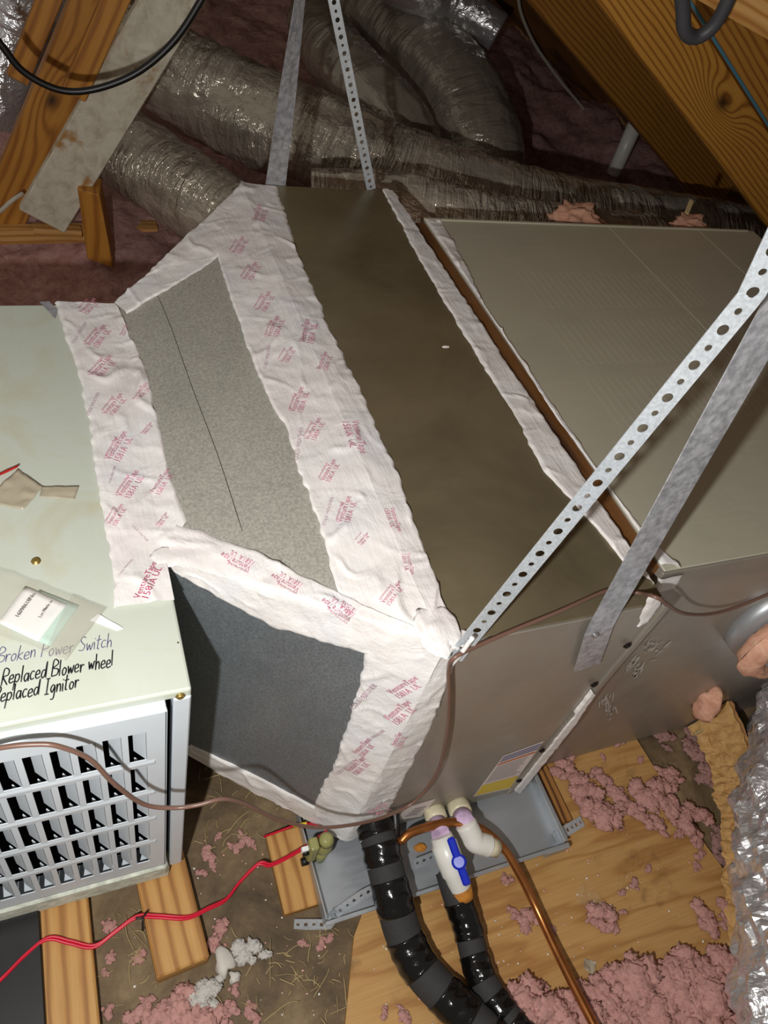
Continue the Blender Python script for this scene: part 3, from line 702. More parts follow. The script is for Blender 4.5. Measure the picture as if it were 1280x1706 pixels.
def handwriting(s, a, b, mat, rad, hgt):
    p0, p1 = PF(*a), PF(*b); u = p1 - p0; tot = sum(GL[ch][1] + .05 if ch != ' ' else .32 for ch in s); k = u.length / tot; u.normalize(); w_ = nZ.cross(u); x = 0; ms = []; rnd = random.Random(len(s))
    for ch in s:
        if ch == ' ': x += .32; continue
        dy = rnd.uniform(-.06, .06)
        for st_ in GL[ch][0]:
            pts = [p0 + u * (x + q[0] + .25 * q[1]) * k + w_ * (q[1] + dy) * hgt + nZ * .0006 for q in st_]
            ms.append(tube('s', pts, rad, mat, 5, 4))
        x += GL[ch][1] + .05
    return part('handwriting', join('handwriting', ms), ft)
handwriting('Broken Power Switch', (-6, 1106), (188, 1077), 'ink_violet', .00042, .018)
handwriting('Replaced Blower wheel', (2, 1142), (190, 1110), 'ink_black', .00068, .019)
handwriting('Replaced Ignitor', (-12, 1172), (132, 1146), 'ink_black', .00068, .018)
def film(name, outline, plane, n, mat, lift=.002, amp=.004, nsub=14, seed=0):
    """thin wrinkled sheet filling a convex-ish four-sided outline"""
    c = [plane(*p) for p in outline]; vs, fs = [], []
    for j in range(nsub + 1):
        for i in range(nsub + 1):
            p = c[0].lerp(c[1], i / nsub).lerp(c[3].lerp(c[2], i / nsub), j / nsub); vs.append(p + Vector(n) * (lift + amp * abs(fbm(p + Vector((seed, 0, 0)), 26, 3))))
    for j in range(nsub):
        for i in range(nsub): q = j * (nsub + 1) + i; fs.append((q, q + 1, q + nsub + 2, q + nsub + 1))
    return mesh(name, vs, fs, mat, True)
bag = empty('plastic_bag', PF(70, 1030), 'clear plastic document bag with folded white papers on the furnace top', 'bag')
solidify(part('film', film('film', [(-40, 1050), (110, 1107), (178, 1018), (-20, 945)], PF, nZ, 'clear_film', .006, .006, 18), bag), .0003)
solidify(part('film_edge', film('film_edge', [(78, 1086), (112, 1106), (176, 1022), (120, 1000)], PF, nZ, 'clear_film', .009, .004, 10, 3), bag), .0003)
solidify(part('paper', film('paper', [(18, 1050), (84, 1078), (132, 1010), (66, 984)], PF, nZ, 'paper_green', .0015, .001, 8), bag), .0004)
pw = part('paper', film('paper', [(-4, 1040), (64, 1072), (112, 1010), (42, 980)], PF, nZ, 'paper', .0035, .001, 8), bag); solidify(pw, .0004)
for (a, b, s) in (((30, 1030), (52, 1000), '16098618'), ((68, 1030), (80, 1012), 'Lot No'), ((74, 1020), (88, 1002), 'Made in'), ((52, 1000), (60, 990), 'No')):
    lettering(pw, s, a, b, lambda x, y: PZ(x, y, FZ1 + .0055), nZ, 'ink_black', 1, .0006, False)
sc_ = empty('plastic_scrap', PF(50, 820), 'torn tan plastic tape scrap with a red stripe on the furnace top', 'scrap')
solidify(part('film', film('film', [(-30, 838), (40, 852), (72, 812), (30, 784)], PF, nZ, 'tan_film', .002, .006, 12, 2), sc_), .0004)
solidify(part('film', film('film', [(66, 830), (124, 834), (132, 812), (70, 812)], PF, nZ, 'tan_film', .002, .004, 8, 5), sc_), .0004)
solidify(part('red_stripe', film('red_stripe', [(-30, 815), (-28, 808), (32, 783), (32, 787)], PF, nZ, 'red_plastic', .008, .003, 6), sc_), .0004)
solo('plastic_scrap', film('plastic_scrap', [(150, 1035), (195, 1052), (206, 1048), (165, 1025)], PF, nZ, 'paper', .001, .004, 6, 4), 'small white film tab beside the plastic bag on the furnace top', 'scrap')
solo('foil_scrap', film('foil_scrap', [(66, 504), (92, 532), (97, 518), (82, 503)], PF, nZ, 'strap_wide_metal', .001, .002, 4), 'dark foil scrap with red print at the far corner of the furnace', 'scrap')

# ------------------------------------------------------------------ straps
def perforated(name, pts, wdir, wid, pitch, r_big, r_small, mat, thk=.0012, start=0):
    """flat strap along a straight-ish path with alternating big and small punched holes"""
    path = [Vector(p) for p in pts]; L = [0]
    for i in range(1, len(path)): L.append(L[-1] + (path[i] - path[i - 1]).length)
    def at(s):
        for i in range(len(path) - 1):
            if s <= L[i + 1] or i == len(path) - 2:
                d = path[i + 1] - path[i]; return path[i] + d * ((s - L[i]) / d.length), d.normalized()
    vs, fs = [], []; n = int(L[-1] / pitch); K = 16
    for c in range(n):
        s0 = (c + .5) * pitch; ro = (r_big if (c + start) % 2 else r_small); base = len(vs)
        for ring in (0, 1):
            for k in range(K):
                a = 2 * math.pi * (k + .5) / K; cx, cy = math.cos(a), math.sin(a)
                if ring == 0: q = (cx * ro, cy * ro)
                else:
                    m_ = max(abs(cx) / (pitch / 2), abs(cy) / (wid / 2)); q = (cx / m_, cy / m_)
                p, u = at(s0 + q[0]); wv = Vector(wdir); wv = (wv - u * wv.dot(u)).normalized(); vs.append(p + wv * q[1])
        for k in range(K): fs.append((base + k, base + (k + 1) % K, base + K + (k + 1) % K, base + K + k))
        # corners of the cell
        for sx in (-1, 1):
            for sy in (-1, 1):
                p, u = at(s0 + sx * pitch / 2); wv = Vector(wdir); wv = (wv - u * wv.dot(u)).normalized(); vs.append(p + wv * sy * wid / 2)
        q = len(vs) - 4     # (-,-),(-,+),(+,-),(+,+)
        ang = lambda k: math.atan2(math.sin(2 * math.pi * (k + .5) / K) / wid, math.cos(2 * math.pi * (k + .5) / K) / pitch)
        for k in range(K):
            k2 = (k + 1) % K; a1, a2 = ang(k), ang(k2)
            if a2 < a1: a2 += 2 * math.pi
            for ci, ca in ((3, math.pi / 4), (1, 3 * math.pi / 4), (0, -3 * math.pi / 4), (2, -math.pi / 4)):
                for tw in (0, 2 * math.pi):
                    if a1 < ca + tw - 1e-6 and ca + tw + 1e-6 < a2: fs.append((base + K + k, base + K + k2, q + ci))
    me = mesh(name, vs, fs, mat)
    bm = bmesh.new(); bm.from_mesh(me); bmesh.ops.remove_doubles(bm, verts=bm.verts[:], dist=2e-5); bmesh.ops.recalc_face_normals(bm, faces=bm.faces[:]); bm.to_mesh(me); bm.free()
    return me
def ribbon(name, pts, wds, mat, n=10):
    """plain sheet strap: list of centre points and width vectors"""
    A = resample([Vector(p) - Vector(w_) / 2 for p, w_ in zip(pts, wds)], n); B = resample([Vector(p) + Vector(w_) / 2 for p, w_ in zip(pts, wds)], n)
    vs = [v for a, b in zip(A, B) for v in (a, a.lerp(b, .5), b)]; fs = []
    for i in range(n): fs += [(3 * i, 3 * i + 1, 3 * i + 4, 3 * i + 3), (3 * i + 1, 3 * i + 2, 3 * i + 5, 3 * i + 4)]
    return mesh(name, vs, fs, mat)
perp = lambda a, b: (Vector(b) - Vector(a)).cross(Vector((0, 1, 0))).normalized()
p0, p1, p2 = PY(756, 1098, .3655), PY(1252, 492, .362), PY(1330, 330, .362)
s1 = empty('perforated_strap', p0, 'bright galvanised perforated hanger strap rising to the right edge', 'strap')
b_ = part('band', perforated('band', [p0, p1, p2, Vector((.56, .362, 1.69))], perp(p0, p1) + .8 * (p1 - p0).normalized().cross((O - (p0 + p1) / 2).normalized()) * (1 if (p1 - p0).cross(O - p0).dot(perp(p0, p1)) > 0 else -1), .0210, .01725, .0047, .0030, 'strap_metal'), s1); solidify(b_, .0010, 0)
part('tail', tube('tail', [PY(752, 1108, .366), PY(766, 1092, .358), PY(788, 1062, .354)], .0028, 'tape', 8), s1, 'white mastic string hanging on the strap end')
q0, q1, q2, q3 = PY(978, 1112, .3665), PY(1000, 1045, .3655), PY(1200, 688, .390), PY(1345, 430, .41)
s2 = empty('sheet_strap', q0, 'wide plain sheet metal strap screwed to the coil cabinet front', 'strap')
o = part('band', ribbon('band', [q0, q1, q2, q3, Vector((.56, .43, 1.69))], [Vector((-.040, 0, -.010)), perp(q1, q2) * .042, perp(q1, q3) * .044, perp(q1, q3) * .046, Vector((-.042, 0, 0))], 'strap_wide_metal', 40), s2); solidify(o, .0012, 0)
screw('screw', PY(992, 1058, .364), nYm, .004, 'steel', s2)
a, b = PY(459, 310, 1.468), PY(505, -40, 1.468)
s3 = empty('sheet_strap', a, 'plain grey sheet metal strap at the far left corner of the coil cabinet', 'strap')
o = part('band', ribbon('band', [a, a.lerp(b, .5), b, Vector((.50, 1.47, 1.70))], [Vector((.042, 0, .004)), Vector((.036, .012, .0)), Vector((.020, .020, 0)), Vector((.03, .02, 0))], 'strap_wide_metal', 16), s3); solidify(o, .0012, 0)
a, b = PY(619, 316, 1.468), PY(550, -30, 1.468)
s4 = empty('perforated_strap', a, 'perforated hanger strap at the far right corner of the coil cabinet', 'strap')
o = part('band', perforated('band', [a, b, Vector((.50, 1.465, 1.70))], perp(a, b), .0200, .0142, .0042, .0027, 'strap_metal'), s4); solidify(o, .0010, 0)

# ------------------------------------------------------------------ wires and cables
W = [(-60, 1262, .38), (0, 1246, .375), (60, 1240, .37), (100, 1244, .365), (150, 1265, .36), (190, 1305, .35), (240, 1340, .345), (290, 1346, .34), (330, 1341, .335), (372, 1331, .335), (410, 1340, .335), (460, 1364, .33), (520, 1378, .325),
     (580, 1375, .325), (640, 1361, .335), (690, 1336, .345), (728, 1288, .352), (745, 1222, .356), (748, 1160, .358), (748, 1115, .360)]
pts = [PY(*q) for q in W] + [PZ(757, 1096, .713), PZ(800, 1074, .7125), PZ(860, 1048, .7125), PZ(940, 1015, .7125), PZ(1000, 988, .7125), PZ(1025, 983, .7125), PZ(1065, 988, .7125)] + [PY(1098, 997, .362), PY(1140, 1022, .372), (PY(1200, 1020, .385)), PY(1280, 990, .395), PY(1340, 960, .4)]
solo('thermostat_wire', tube('thermostat_wire', pts, .0027, 'brown_wire', 8, 6), 'brown thin cable sagging across the furnace, along the cabinet edge and over the plenum', 'cable')
rw = [PZ(-40, 1665, .06), PZ(0, 1634, .058), PZ(40, 1594, .055), PZ(78, 1566, .052), PZ(115, 1572, .048), PZ(155, 1579, .046), PZ(190, 1555, .05), PZ(226, 1530, .053), PZ(262, 1529, .05), PZ(310, 1531, .047), PZ(345, 1516, .04), PZ(376, 1500, .03), PZ(398, 1472, .03), PZ(430, 1441, .035), PZ(450, 1443, .04), PZ(482, 1428, .06), PZ(515, 1408, .085), PZ(543, 1388, .105)]
rwo = empty('red_wire_pair', rw[8], 'red twin wire running over the boards to the olive float switch', 'wire')
part('strand', tube('strand', rw, .0024, 'red_wire', 8, 6), rwo)
part('strand', tube('strand', [p + Vector((.003, .003, .001)) for p in rw], .0022, 'red_wire', 8, 6), rwo)
part('paper_flag', boxm('paper_flag', PZ(508, 1416, .093) - Vector((.006, .004, .004)), PZ(508, 1416, .093) + Vector((.006, .004, .008)), 'paper', .001), rwo)
part('zip_tie', join('zip_tie', [tube('z', [PZ(226, 1530, .058), PZ(238, 1528, .058), PZ(246, 1517, .056)], .0018, 'black_cable', 6), tube('z', [PZ(238, 1530, .054), PZ(238, 1550, .035)], .0018, 'black_cable', 6)]), rwo, 'black zip tie')
r2_ = [PZ(440, 1394, .02), PZ(462, 1386, .035), PZ(490, 1376, .05), PZ(512, 1372, .07), PZ(535, 1378, .10)]
rw2 = empty('red_wire', r2_[0], 'short red wire with yellow joint behind the olive float switch', 'wire')
part('strand', tube('strand', r2_, .0022, 'red_wire', 8, 5), rw2); part('yellow_joint', tube('yellow_joint', r2_[2:4], .0036, 'yellow', 8), rw2)
bc = [PY(-60, -5, 1.75), PY(0, 72, 1.75), PY(40, 120, 1.75), (PY(100, 150, 1.75)), PY(160, 148, 1.75), PY(230, 120, 1.75), PY(290, 68, 1.75), PY(338, -5, 1.75), PY(370, -70, 1.75)]
solo('black_cable', tube('black_cable', bc, .0072, 'black_cable', 8, 8), 'black cable hanging in a loop across the upper left timbers', 'cable')
gc = [PY(1128, -60, 1.22), PY(1138, 10, 1.22), PY(1141, 50, 1.22), PY(1160, 62, 1.22), PY(1190, 42, 1.21), PY(1215, -5, 1.20), PY(1230, -60, 1.20)]
solo('grey_cable', tube('grey_cable', gc, .0125, 'grey_cable', 10, 8), 'thick grey cable loop hanging over the pale brace at upper right', 'cable')
wc = [PY(862, -20, 3.62), PY(868, 20, 3.62), PY(885, 62, 3.62), PY(905, 95, 3.62), PY(938, 140, 3.62), PY(975, 185, 3.62), PY(1000, 230, 3.62), PY(1022, 252, 3.60)]
solo('white_cable', tube('white_cable', wc, .008, 'white_cable', 8, 6), 'thin pale cable running down the farthest rafter', 'cable')
solo('white_cable', tube('white_cable', [PY(-30, 372, 2.2), PY(0, 352, 2.2), PY(20, 334, 2.2), PY(38, 322, 2.22)], .006, 'white_cable', 8, 5), 'short white cable end at the left edge beside the orange timber', 'cable')
a, b = PY(1022, 290, 2.95), PY(1062, 200, 2.95)
solo('vent_pipe', lathe('vent_pipe', a, b, ((0, .030), (.02, .034), (1, .034)), 'pvc'), 'white plastic pipe end leaning under the far rafters', 'pipe')

# ------------------------------------------------------------------ drain pan and supports under the coil cabinet
PB = .022
pan = empty('drain_pan', (.54, .8, 0), 'galvanised drain pan under the coil cabinet', 'pan')
px0, px1, py0, py1, ph = .305, .782, .262, 1.5, .052
part('base', boxm('base', (px0, py0, PB), (px1, .417, PB + .003), 'pan_metal', .001), pan)
part('base', boxm('base', (px0, .417, PB), (.727, py1, PB + .003), 'pan_metal', .001), pan)
part('side', hexa('side', [(px0, py0, PB), (px1, py0, PB), (px1, py0 + .002, PB), (px0, py0 + .002, PB), (px0 - .004, py0 - .006, ph), (px1 + .004, py0 - .006, ph), (px1 + .004, py0 - .004, ph), (px0 - .004, py0 - .004, ph)], 'pan_metal', 0), pan)
part('side', boxm('side', (px0 - .001, py0, PB), (px0 + .001, py1, ph), 'pan_metal', 0), pan)
part('side', boxm('side', (px1 - .001, py0, PB), (px1 + .001, .416, ph), 'pan_metal', 0), pan)
part('side', boxm('side', (px0, py1 - .002, PB), (.727, py1, ph), 'pan_metal', 0), pan)
part('rim', boxm('rim', (px0 - .004, py0 - .010, ph - .002), (px1 + .004, py0 - .003, ph + .001), 'pan_metal', .001), pan)
part('rim', boxm('rim', (px1 - .003, py0, ph - .002), (px1 + .006, .416, ph + .001), 'pan_metal', .001), pan)
part('corner_plate', boxm('corner_plate', (px1 - .045, py0 - .0115, PB + .004), (px1 + .004, py0 - .006, ph), 'pan_metal', .001), pan)
# flat bars the cabinet rests on inside the pan
for x in (.42, .62): part('spacer', boxm('spacer', (x, .40, PB + .003), (x + .05, 1.40, .06), 'black_foam', .002), pan)
for (nm, x0, x1, y0, y1, lab) in (('wood_block', .245, .345, .295, .43, 'plywood offcut under the left end of the drain pan'), ('wood_block', .76, .835, .30, .44, 'narrow plywood offcut beside the right end of the drain pan'), ('wood_block', .5, .58, .9, 1.3, 'wooden support hidden deep under the drain pan')):
    if x0 == .5: continue
    solo(nm, boxm(nm, (x0, y0, 0.0122 if x0 > .6 else 0), (x1, y1, PB), 'plywood_edge' if x0 > .6 else 'board_wood', .002), lab, 'block')
def pstrap(name, pts, wdir, lab, mat='strap_metal', rusty=None):
    e = empty(name, pts[0], lab, 'strap'); o = part('band', perforated('band', pts, wdir, .020, .0135, .0036, .0028, mat), e); solidify(o, .0012, 0); return e
pstrap('plumber_strap', [PZ(490, 1540, .006), PZ(545, 1540, .010), PZ(562, 1520, .045), PZ(600, 1493, .062), PZ(625, 1480, .066)], (.2, .6, .8), 'bent perforated strap with rust bracing the drain pan at left of the black pipe')
pstrap('plumber_strap', [PZ(690, 1440, .062), PZ(745, 1418, .064)], (.2, .6, .8), 'rusty perforated strap piece between the black pipe and the ball valve')
pstrap('plumber_strap', [PZ(925, 1395, .045), PZ(940, 1386, .030), PZ(974, 1366, .016)], (-.5, .8, .3), 'short bent hanger strap at the right corner of the drain pan')
solo('rust_patch', blob('rust_patch', PZ(700, 1412, PB + .004), (.011, .008, .005), 'rust', 5), 'orange rust lump in the drain pan beside the black pipe', 'rust')

# float switch
fs = empty('float_switch', PZ(530, 1440, .0), 'olive green float switch clipped to the left end of the drain pan', 'switch')
c = PZ(540, 1408, .085)
part('body', blob('body', c, (.015, .016, .030), 'olive_plastic', 0, 3, .05), fs)
part('clip', boxm('clip', c + Vector((-.030, -.012, -.036)), c + Vector((-.014, .010, .030)), 'olive_plastic', .004, 2), fs)
part('cap', lathe('cap', c + Vector((0, 0, .022)), c + Vector((0, 0, .036)), ((0, .014), (.6, .012), (1, .006)), 'olive_plastic'), fs)
part('knob', lathe('knob', c + Vector((-.038, -.008, -.034)), c + Vector((-.026, -.008, -.034)), ((0, .007), (1, .007)), 'black_plastic', 10), fs)
part('knob', lathe('knob', c + Vector((-.040, -.004, .004)), c + Vector((-.030, -.004, .004)), ((0, .006), (1, .006)), 'black_plastic', 10), fs)
part('stem', lathe('stem', c + Vector((0, 0, -.060)), c + Vector((0, 0, -.025)), ((0, .012), (1, .012)), 'olive_plastic'), fs)

# ------------------------------------------------------------------ pipes at the cabinet front
def wrapped_pipe(name, pts, r, bands, label):
    e = empty(name, Vector(pts[0]), label, 'pipe')
    part('foam_sleeve', tube('foam_sleeve', pts, r, 'black_foam', 24, 10), e)
    path = smooth_path(pts, 10); n = len(path) - 1
    for (t0, t1) in bands:
        seg = [path[i] for i in range(int(t0 * n), int(t1 * n) + 1)]
        sd = random.random() * 20
        part('tape_wrap', tube('tape_wrap', seg, lambda t_: r + .0018, 'black_tape_gloss', 28, 2, lambda s, a, t_: .0012 * noise.noise(Vector((math.cos(a) * 2, math.sin(a) * 2, s * 70 + sd))) + .0006 * math.sin(s * 300 + 2 * math.sin(a))), e)
    return e
lp = [PZ(622, 1368, .112), PZ(632, 1402, .11), PZ(641, 1440, .10), PZ(655, 1495, .085), PZ(672, 1555, .06), PZ(700, 1612, .048), PZ(745, 1662, .044), PZ(800, 1712, .042), PZ(850, 1765, .042)]
wrapped_pipe('refrigerant_pipe', lp, .031, [(0., .10), (.14, .25), (.32, .43), (.52, .64), (.73, .84), (.90, 1.)], 'thick black foam pipe wrapped in bands of glossy tape, at bottom centre')
cp_ = part
lp2 = [PZ(748, 1450, .070), PZ(760, 1490, .062), PZ(778, 1540, .045), PZ(790, 1590, .036), PZ(808, 1640, .034), PZ(842, 1690, .034), PZ(890, 1745, .034)]
wrapped_pipe('drain_pipe', lp2, .0245, [(.20, .42), (.50, .66), (.74, .84), (.88, 1.)], 'thinner black foam-wrapped drain pipe below the blue ball valve')
# brass fitting and copper line
cl = [PZ(668, 1402, .115), PZ(684, 1388, .122), PZ(720, 1376, .125), PZ(760, 1370, .120), PZ(800, 1380, .105), PZ(838, 1412, .085), PZ(868, 1460, .065), PZ(895, 1515, .048), PZ(925, 1580, .050), PZ(955, 1640, .062), PZ(992, 1712, .075), PZ(1020, 1770, .08)]
ce = empty('copper_line', cl[0], 'bare copper line curving from the fitting to the lower edge', 'pipe')
part('tube', tube('tube', cl, .0078, 'copper', 14, 8), ce)
part('stub', tube('stub', [PZ(640, 1358, .135), PZ(643, 1380, .128), PZ(650, 1396, .120), PZ(668, 1404, .114)], .0065, 'copper', 12, 6), ce)
part('flare_nut', lathe('flare_nut', PZ(637, 1340, .145), PZ(640, 1362, .132), ((0, .008), (.25, .008), (.26, .012), (.85, .012), (1, .008)), 'brass', 6), ce)
part('valve_cap', lathe('valve_cap', PZ(634, 1333, .150), PZ(637, 1348, .141), ((0, .007), (.5, .010), (1, .010)), 'steel', 8), ce)
solo('cable_bundle', tube('cable_bundle', [PZ(658, 1352, .13), PZ(660, 1378, .12), PZ(658, 1410, .10), PZ(655, 1440, .08)], .008, 'black_cable', 8, 6), 'black sleeve hanging beside the brass fitting', 'cable')
# PVC ball valve
bv = empty('ball_valve', PZ(755, 1440, .03), 'white plastic ball valve with a blue handle', 'valve')
v0, v1 = PY(724, 1350, .372), PZ(735, 1392, .118); v2, v3 = PZ(745, 1402, .112), PZ(771, 1492, .072)
part('cabinet_stub', lathe('cabinet_stub', v0 + Vector((0, .01, 0)), v0.lerp(v1, .45), ((0, .020), (.9, .020), (1, .017)), 'pvc_old'), bv)
part('primed_joint', lathe('primed_joint', v0.lerp(v1, .4), v1, ((0, .0165), (1, .0165)), 'primer'), bv, 'purple primer stain')
part('body', lathe('body', v1, v3, ((0, .019), (.12, .021), (.14, .0235), (.42, .0235), (.5, .0225), (.62, .0225), (.66, .020), (.88, .020), (.9, .018), (1, .017)), 'pvc', 20), bv)
part('rust_stain', lathe('rust_stain', v1.lerp(v3, .90), v1.lerp(v3, 1.08), ((0, .0205), (.6, .019), (1, .017)), 'rust', 14), bv, 'orange stain at the lower socket')
hc = PZ(765, 1436, .125); hd = (v3 - v1).normalized(); hn = (O - hc).normalized()
hs = Vector((hd.x, hd.y, hd.z)); hw = hn.cross(hs).normalized()
part('handle', bar('handle', hc - hs * .042 + hn * .004, hc + hs * .040 + hn * .004, hw, .014, .007, 'blue_plastic', .003), bv)
part('handle_hub', lathe('handle_hub', hc - hn * .014, hc + hn * .010, ((0, .010), (.5, .013), (.9, .013), (1, .009)), 'blue_plastic'), bv)
# PVC elbow
el = empty('drain_elbow', PZ(800, 1400, .02), 'old white plastic elbow pipe right of the ball valve', 'pipe')
e0, e1, e2, e3 = PY(762, 1340, .372), PZ(776, 1372, .125), PZ(792, 1402, .105), PZ(828, 1414, .09)
part('cabinet_stub', lathe('cabinet_stub', e0 + Vector((0, .01, 0)), e0.lerp(e1, .55), ((0, .021), (.9, .021), (1, .018)), 'pvc_old'), el)
part('primed_joint', lathe('primed_joint', e0.lerp(e1, .5), e1, ((0, .0175), (1, .0175)), 'primer'), el)
part('elbow', tube('elbow', [e1, e1.lerp(e2, .6), e2, e2.lerp(e3, .45), e2.lerp(e3, .6)], .0195, 'pvc', 18, 8), el)
part('cut_end', lathe('cut_end', e2.lerp(e3, .5), e3, ((0, .0165), (1, .0160)), 'pvc_old'), el)

# ------------------------------------------------------------------ boards, plywood and clutter on the floor
def plank(name, c4, z0, z1, mat, label, cat):
    q = [PZ(*p, z1) for p in c4]; me = hexa(name, [(v.x, v.y, z0) for v in q] + [(v.x, v.y, z1) for v in q], mat, .0025); return solo(name, me, label, cat)
ql = PZ(75, 1706, .04); qr = PZ(166, 1706, .04)
solo('support_board', boxm('support_board', (-.150, .12, 0), (-.055, 1.05, .040), 'board_wood', .003), 'leftmost wooden board under the furnace, running off the lower edge', 'board')
solo('support_board', bar('support_board', (.072, .262, .02), (.015, 1.02, .02), (1, 0, 0), .082, .04, 'board_wood', .003), 'wooden board under the furnace with a dark cut end on the floor', 'board')
plw = [PZ(560, 1860, .012), PZ(1215, 1860, .012), PZ(1222, 1560, .012), PZ(1216, 1462, .012), PZ(1140, 1358, .012), PZ(1058, 1226, .012), PZ(1020, 1180, .012), PZ(700, 1255, .012), PZ(590, 1560, .012)]
bm = bmesh.new(); lo_ = [bm.verts.new((v.x, v.y, 0.0002)) for v in plw]; hi_ = [bm.verts.new((v.x, v.y, .012)) for v in plw]; n_ = len(plw)
bm.faces.new(hi_); bm.faces.new(lo_[::-1])
for i in range(n_): bm.faces.new((lo_[i], lo_[(i + 1) % n_], hi_[(i + 1) % n_], hi_[i]))
solo('plywood_sheet', bmfin('plywood_sheet', bm, 'plywood'), 'tan plywood sheet on the floor in front of the plenum', 'plywood')
# black case at lower left
bm = bmesh.new(); ca = Vector((-.34, .05)); cb = Vector((-.125, .425)); rr = .03; ring = []
for (cx, cy, a0_) in ((cb.x - rr, cb.y - rr, 0), (ca.x + rr, cb.y - rr, 90), (ca.x + rr, ca.y + rr, 180), (cb.x - rr, ca.y + rr, 270)):
    for k in range(6): a_ = math.radians(a0_ + 18 * k); ring.append((cx + rr * math.cos(a_), cy + rr * math.sin(a_)))
va = [bm.verts.new((x, y, .0402)) for x, y in ring]; vb = [bm.verts.new((x, y, .052)) for x, y in ring]; vc = [bm.verts.new((x * .98 + .02 * -.23, y * .98 + .02 * .23, .055)) for x, y in ring]; n_ = len(ring)
bm.faces.new(vc); bm.faces.new(va[::-1])
for A_, B_ in ((va, vb), (vb, vc)):
    for i in range(n_): bm.faces.new((A_[i], A_[(i + 1) % n_], B_[(i + 1) % n_], B_[i]))
solo('black_case', bmfin('black_case', bm, 'black_plastic'), 'flat black plastic panel with a rounded corner at the lower left', 'panel')

# insulation tufts
def tuft_mesh(seed, lobes, mat, flat=.6):
    rnd = random.Random(seed); ms = []
    for k in range(lobes):
        a = rnd.uniform(0, 6.28); d = rnd.uniform(0, .75) ** .8; r = rnd.uniform(.22, .42) * (1 - .3 * d)
        ms.append(blob('b', (d * math.cos(a), d * math.sin(a) * rnd.uniform(.5, 1), r * flat * rnd.uniform(.6, 1.3)), (r, r * rnd.uniform(.6, 1), r * flat), mat, seed * 7 + k, 3, .8, 6.5))
    m_ = join('tuft', ms); 
    while len(m_.materials) > 1: m_.materials.pop()
    for p in m_.polygons: p.material_index = 0
    zmin = min(v.co.z for v in m_.vertices); m_.transform(Matrix.Translation((0, 0, -zmin))); return m_
TU = {'pink_fibre': [tuft_mesh(i, 11 + i, 'pink_fibre') for i in range(7)], 'white_fibre': [tuft_mesh(20 + i, 12, 'white_fibre') for i in range(3)],
      'orange_fibre': [tuft_mesh(40 + i, 9, 'orange_fibre') for i in range(3)], 'pink_dusty': [tuft_mesh(60 + i, 12, 'pink_dusty') for i in range(3)]}
rt = random.Random(3)
def tuft(x, y, r, z=.012, kind='pink_fibre', label='small tuft of pink fibreglass insulation lying on the floor boards', group='pink insulation tufts on the floor'):
    p = PZ(x, y, z); d = (p - O).length; s = r * d / F
    o = link(bpy.data.objects.new('insulation_tuft', rt.choice(TU[kind]))); o.location = p; o.rotation_euler = (0, 0, rt.uniform(0, 6.28)); o.scale = (s * 1.25, s * 1.25, s * rt.uniform(.8, 1.15))
    return tag(o, label, 'insulation', group)
RIGHT = [(945, 1275, 20), (930, 1288, 14), (957, 1300, 20), (972, 1320, 22), (986, 1340, 24), (1000, 1366, 26), (978, 1352, 16), (1030, 1328, 20), (1028, 1350, 16), (965, 1337, 7), (1003, 1298, 14), (990, 1290, 10), (1075, 1330, 26), (1092, 1314, 20), (1110, 1290, 18),
         (1120, 1306, 18), (1060, 1345, 18), (1070, 1366, 16), (1096, 1376, 16), (1120, 1350, 20), (1140, 1370, 22), (1152, 1388, 13), (1160, 1358, 20), (1131, 1390, 10), (1100, 1345, 16), (1165, 1425, 9), (1160, 1445, 7), (1163, 1408, 8), (1055, 1473, 9), (1080, 1448, 6), (1036, 1488, 6), (1037, 1520, 6),
         (1000, 1522, 20), (1012, 1545, 14), (990, 1535, 12), (1030, 1378, 6), (1100, 1384, 6), (1172, 1527, 20), (1180, 1545, 14), (1208, 1512, 14), (1205, 1535, 10), (880, 1528, 16), (853, 1520, 9), (876, 1545, 9), (921, 1549, 7), (1005, 1262, 6), (1067, 1266, 7), (845, 1466, 9), (1030, 1238, 10), (935, 1268, 12)]
for q in RIGHT: tuft(*q)
for q in [(1104, 1230, 16), (1112, 1247, 8), (1148, 1222, 16), (1160, 1258, 22), (1172, 1288, 20), (1186, 1270, 16), (1184, 1300, 14), (1150, 1242, 12), (1192, 1402, 16), (1202, 1432, 13), (1196, 1385, 12), (1180, 1250, 14)]:
    tuft(q[0], q[1], q[2], 0.0, 'pink_dusty', 'dusty pink insulation tuft in the dark strip beside the foil duct', 'dusty insulation tufts beside the foil duct')
for q in [(392, 1412, 12), (406, 1398, 13), (420, 1408, 9), (364, 1394, 7), (346, 1424, 12), (355, 1443, 8), (336, 1455, 8), (180, 1545, 11), (232, 1598, 10), (183, 1594, 8), (175, 1621, 6), (368, 1548, 12), (362, 1578, 14), (300, 1682, 26), (322, 1700, 26), (262, 1692, 18), (228, 1690, 16), (182, 1686, 10), (246, 1668, 11), (282, 1700, 20), (352, 1692, 20), (380, 1690, 14), (392, 1650, 9), (398, 1590, 8), (505, 1572, 8), (535, 1573, 9), (549, 1564, 7), (420, 1692, 12), (418, 1676, 7), (672, 1692, 12), (640, 1688, 8)]:
    tuft(q[0], q[1], q[2], 0.0 if q[0] < 560 else .012, 'pink_fibre', 'pink insulation tuft on the dark floor between furnace boards and black pipe', 'pink tufts on the dark floor')
for k in range(120):
    x, y = rt.uniform(835, 1245), rt.uniform(1585, 1715)
    lim = 1690 - (x - 835) * .55 if x < 900 else (1655 if x < 1010 else (1612 if x < 1060 else 1598))
    if y < lim + 12: continue
    tuft(x, y, rt.uniform(20, 34), .012 + rt.uniform(0, .02), 'pink_fibre', 'thick heap of pink insulation tufts along the lower right edge', 'heaped pink insulation at lower right')
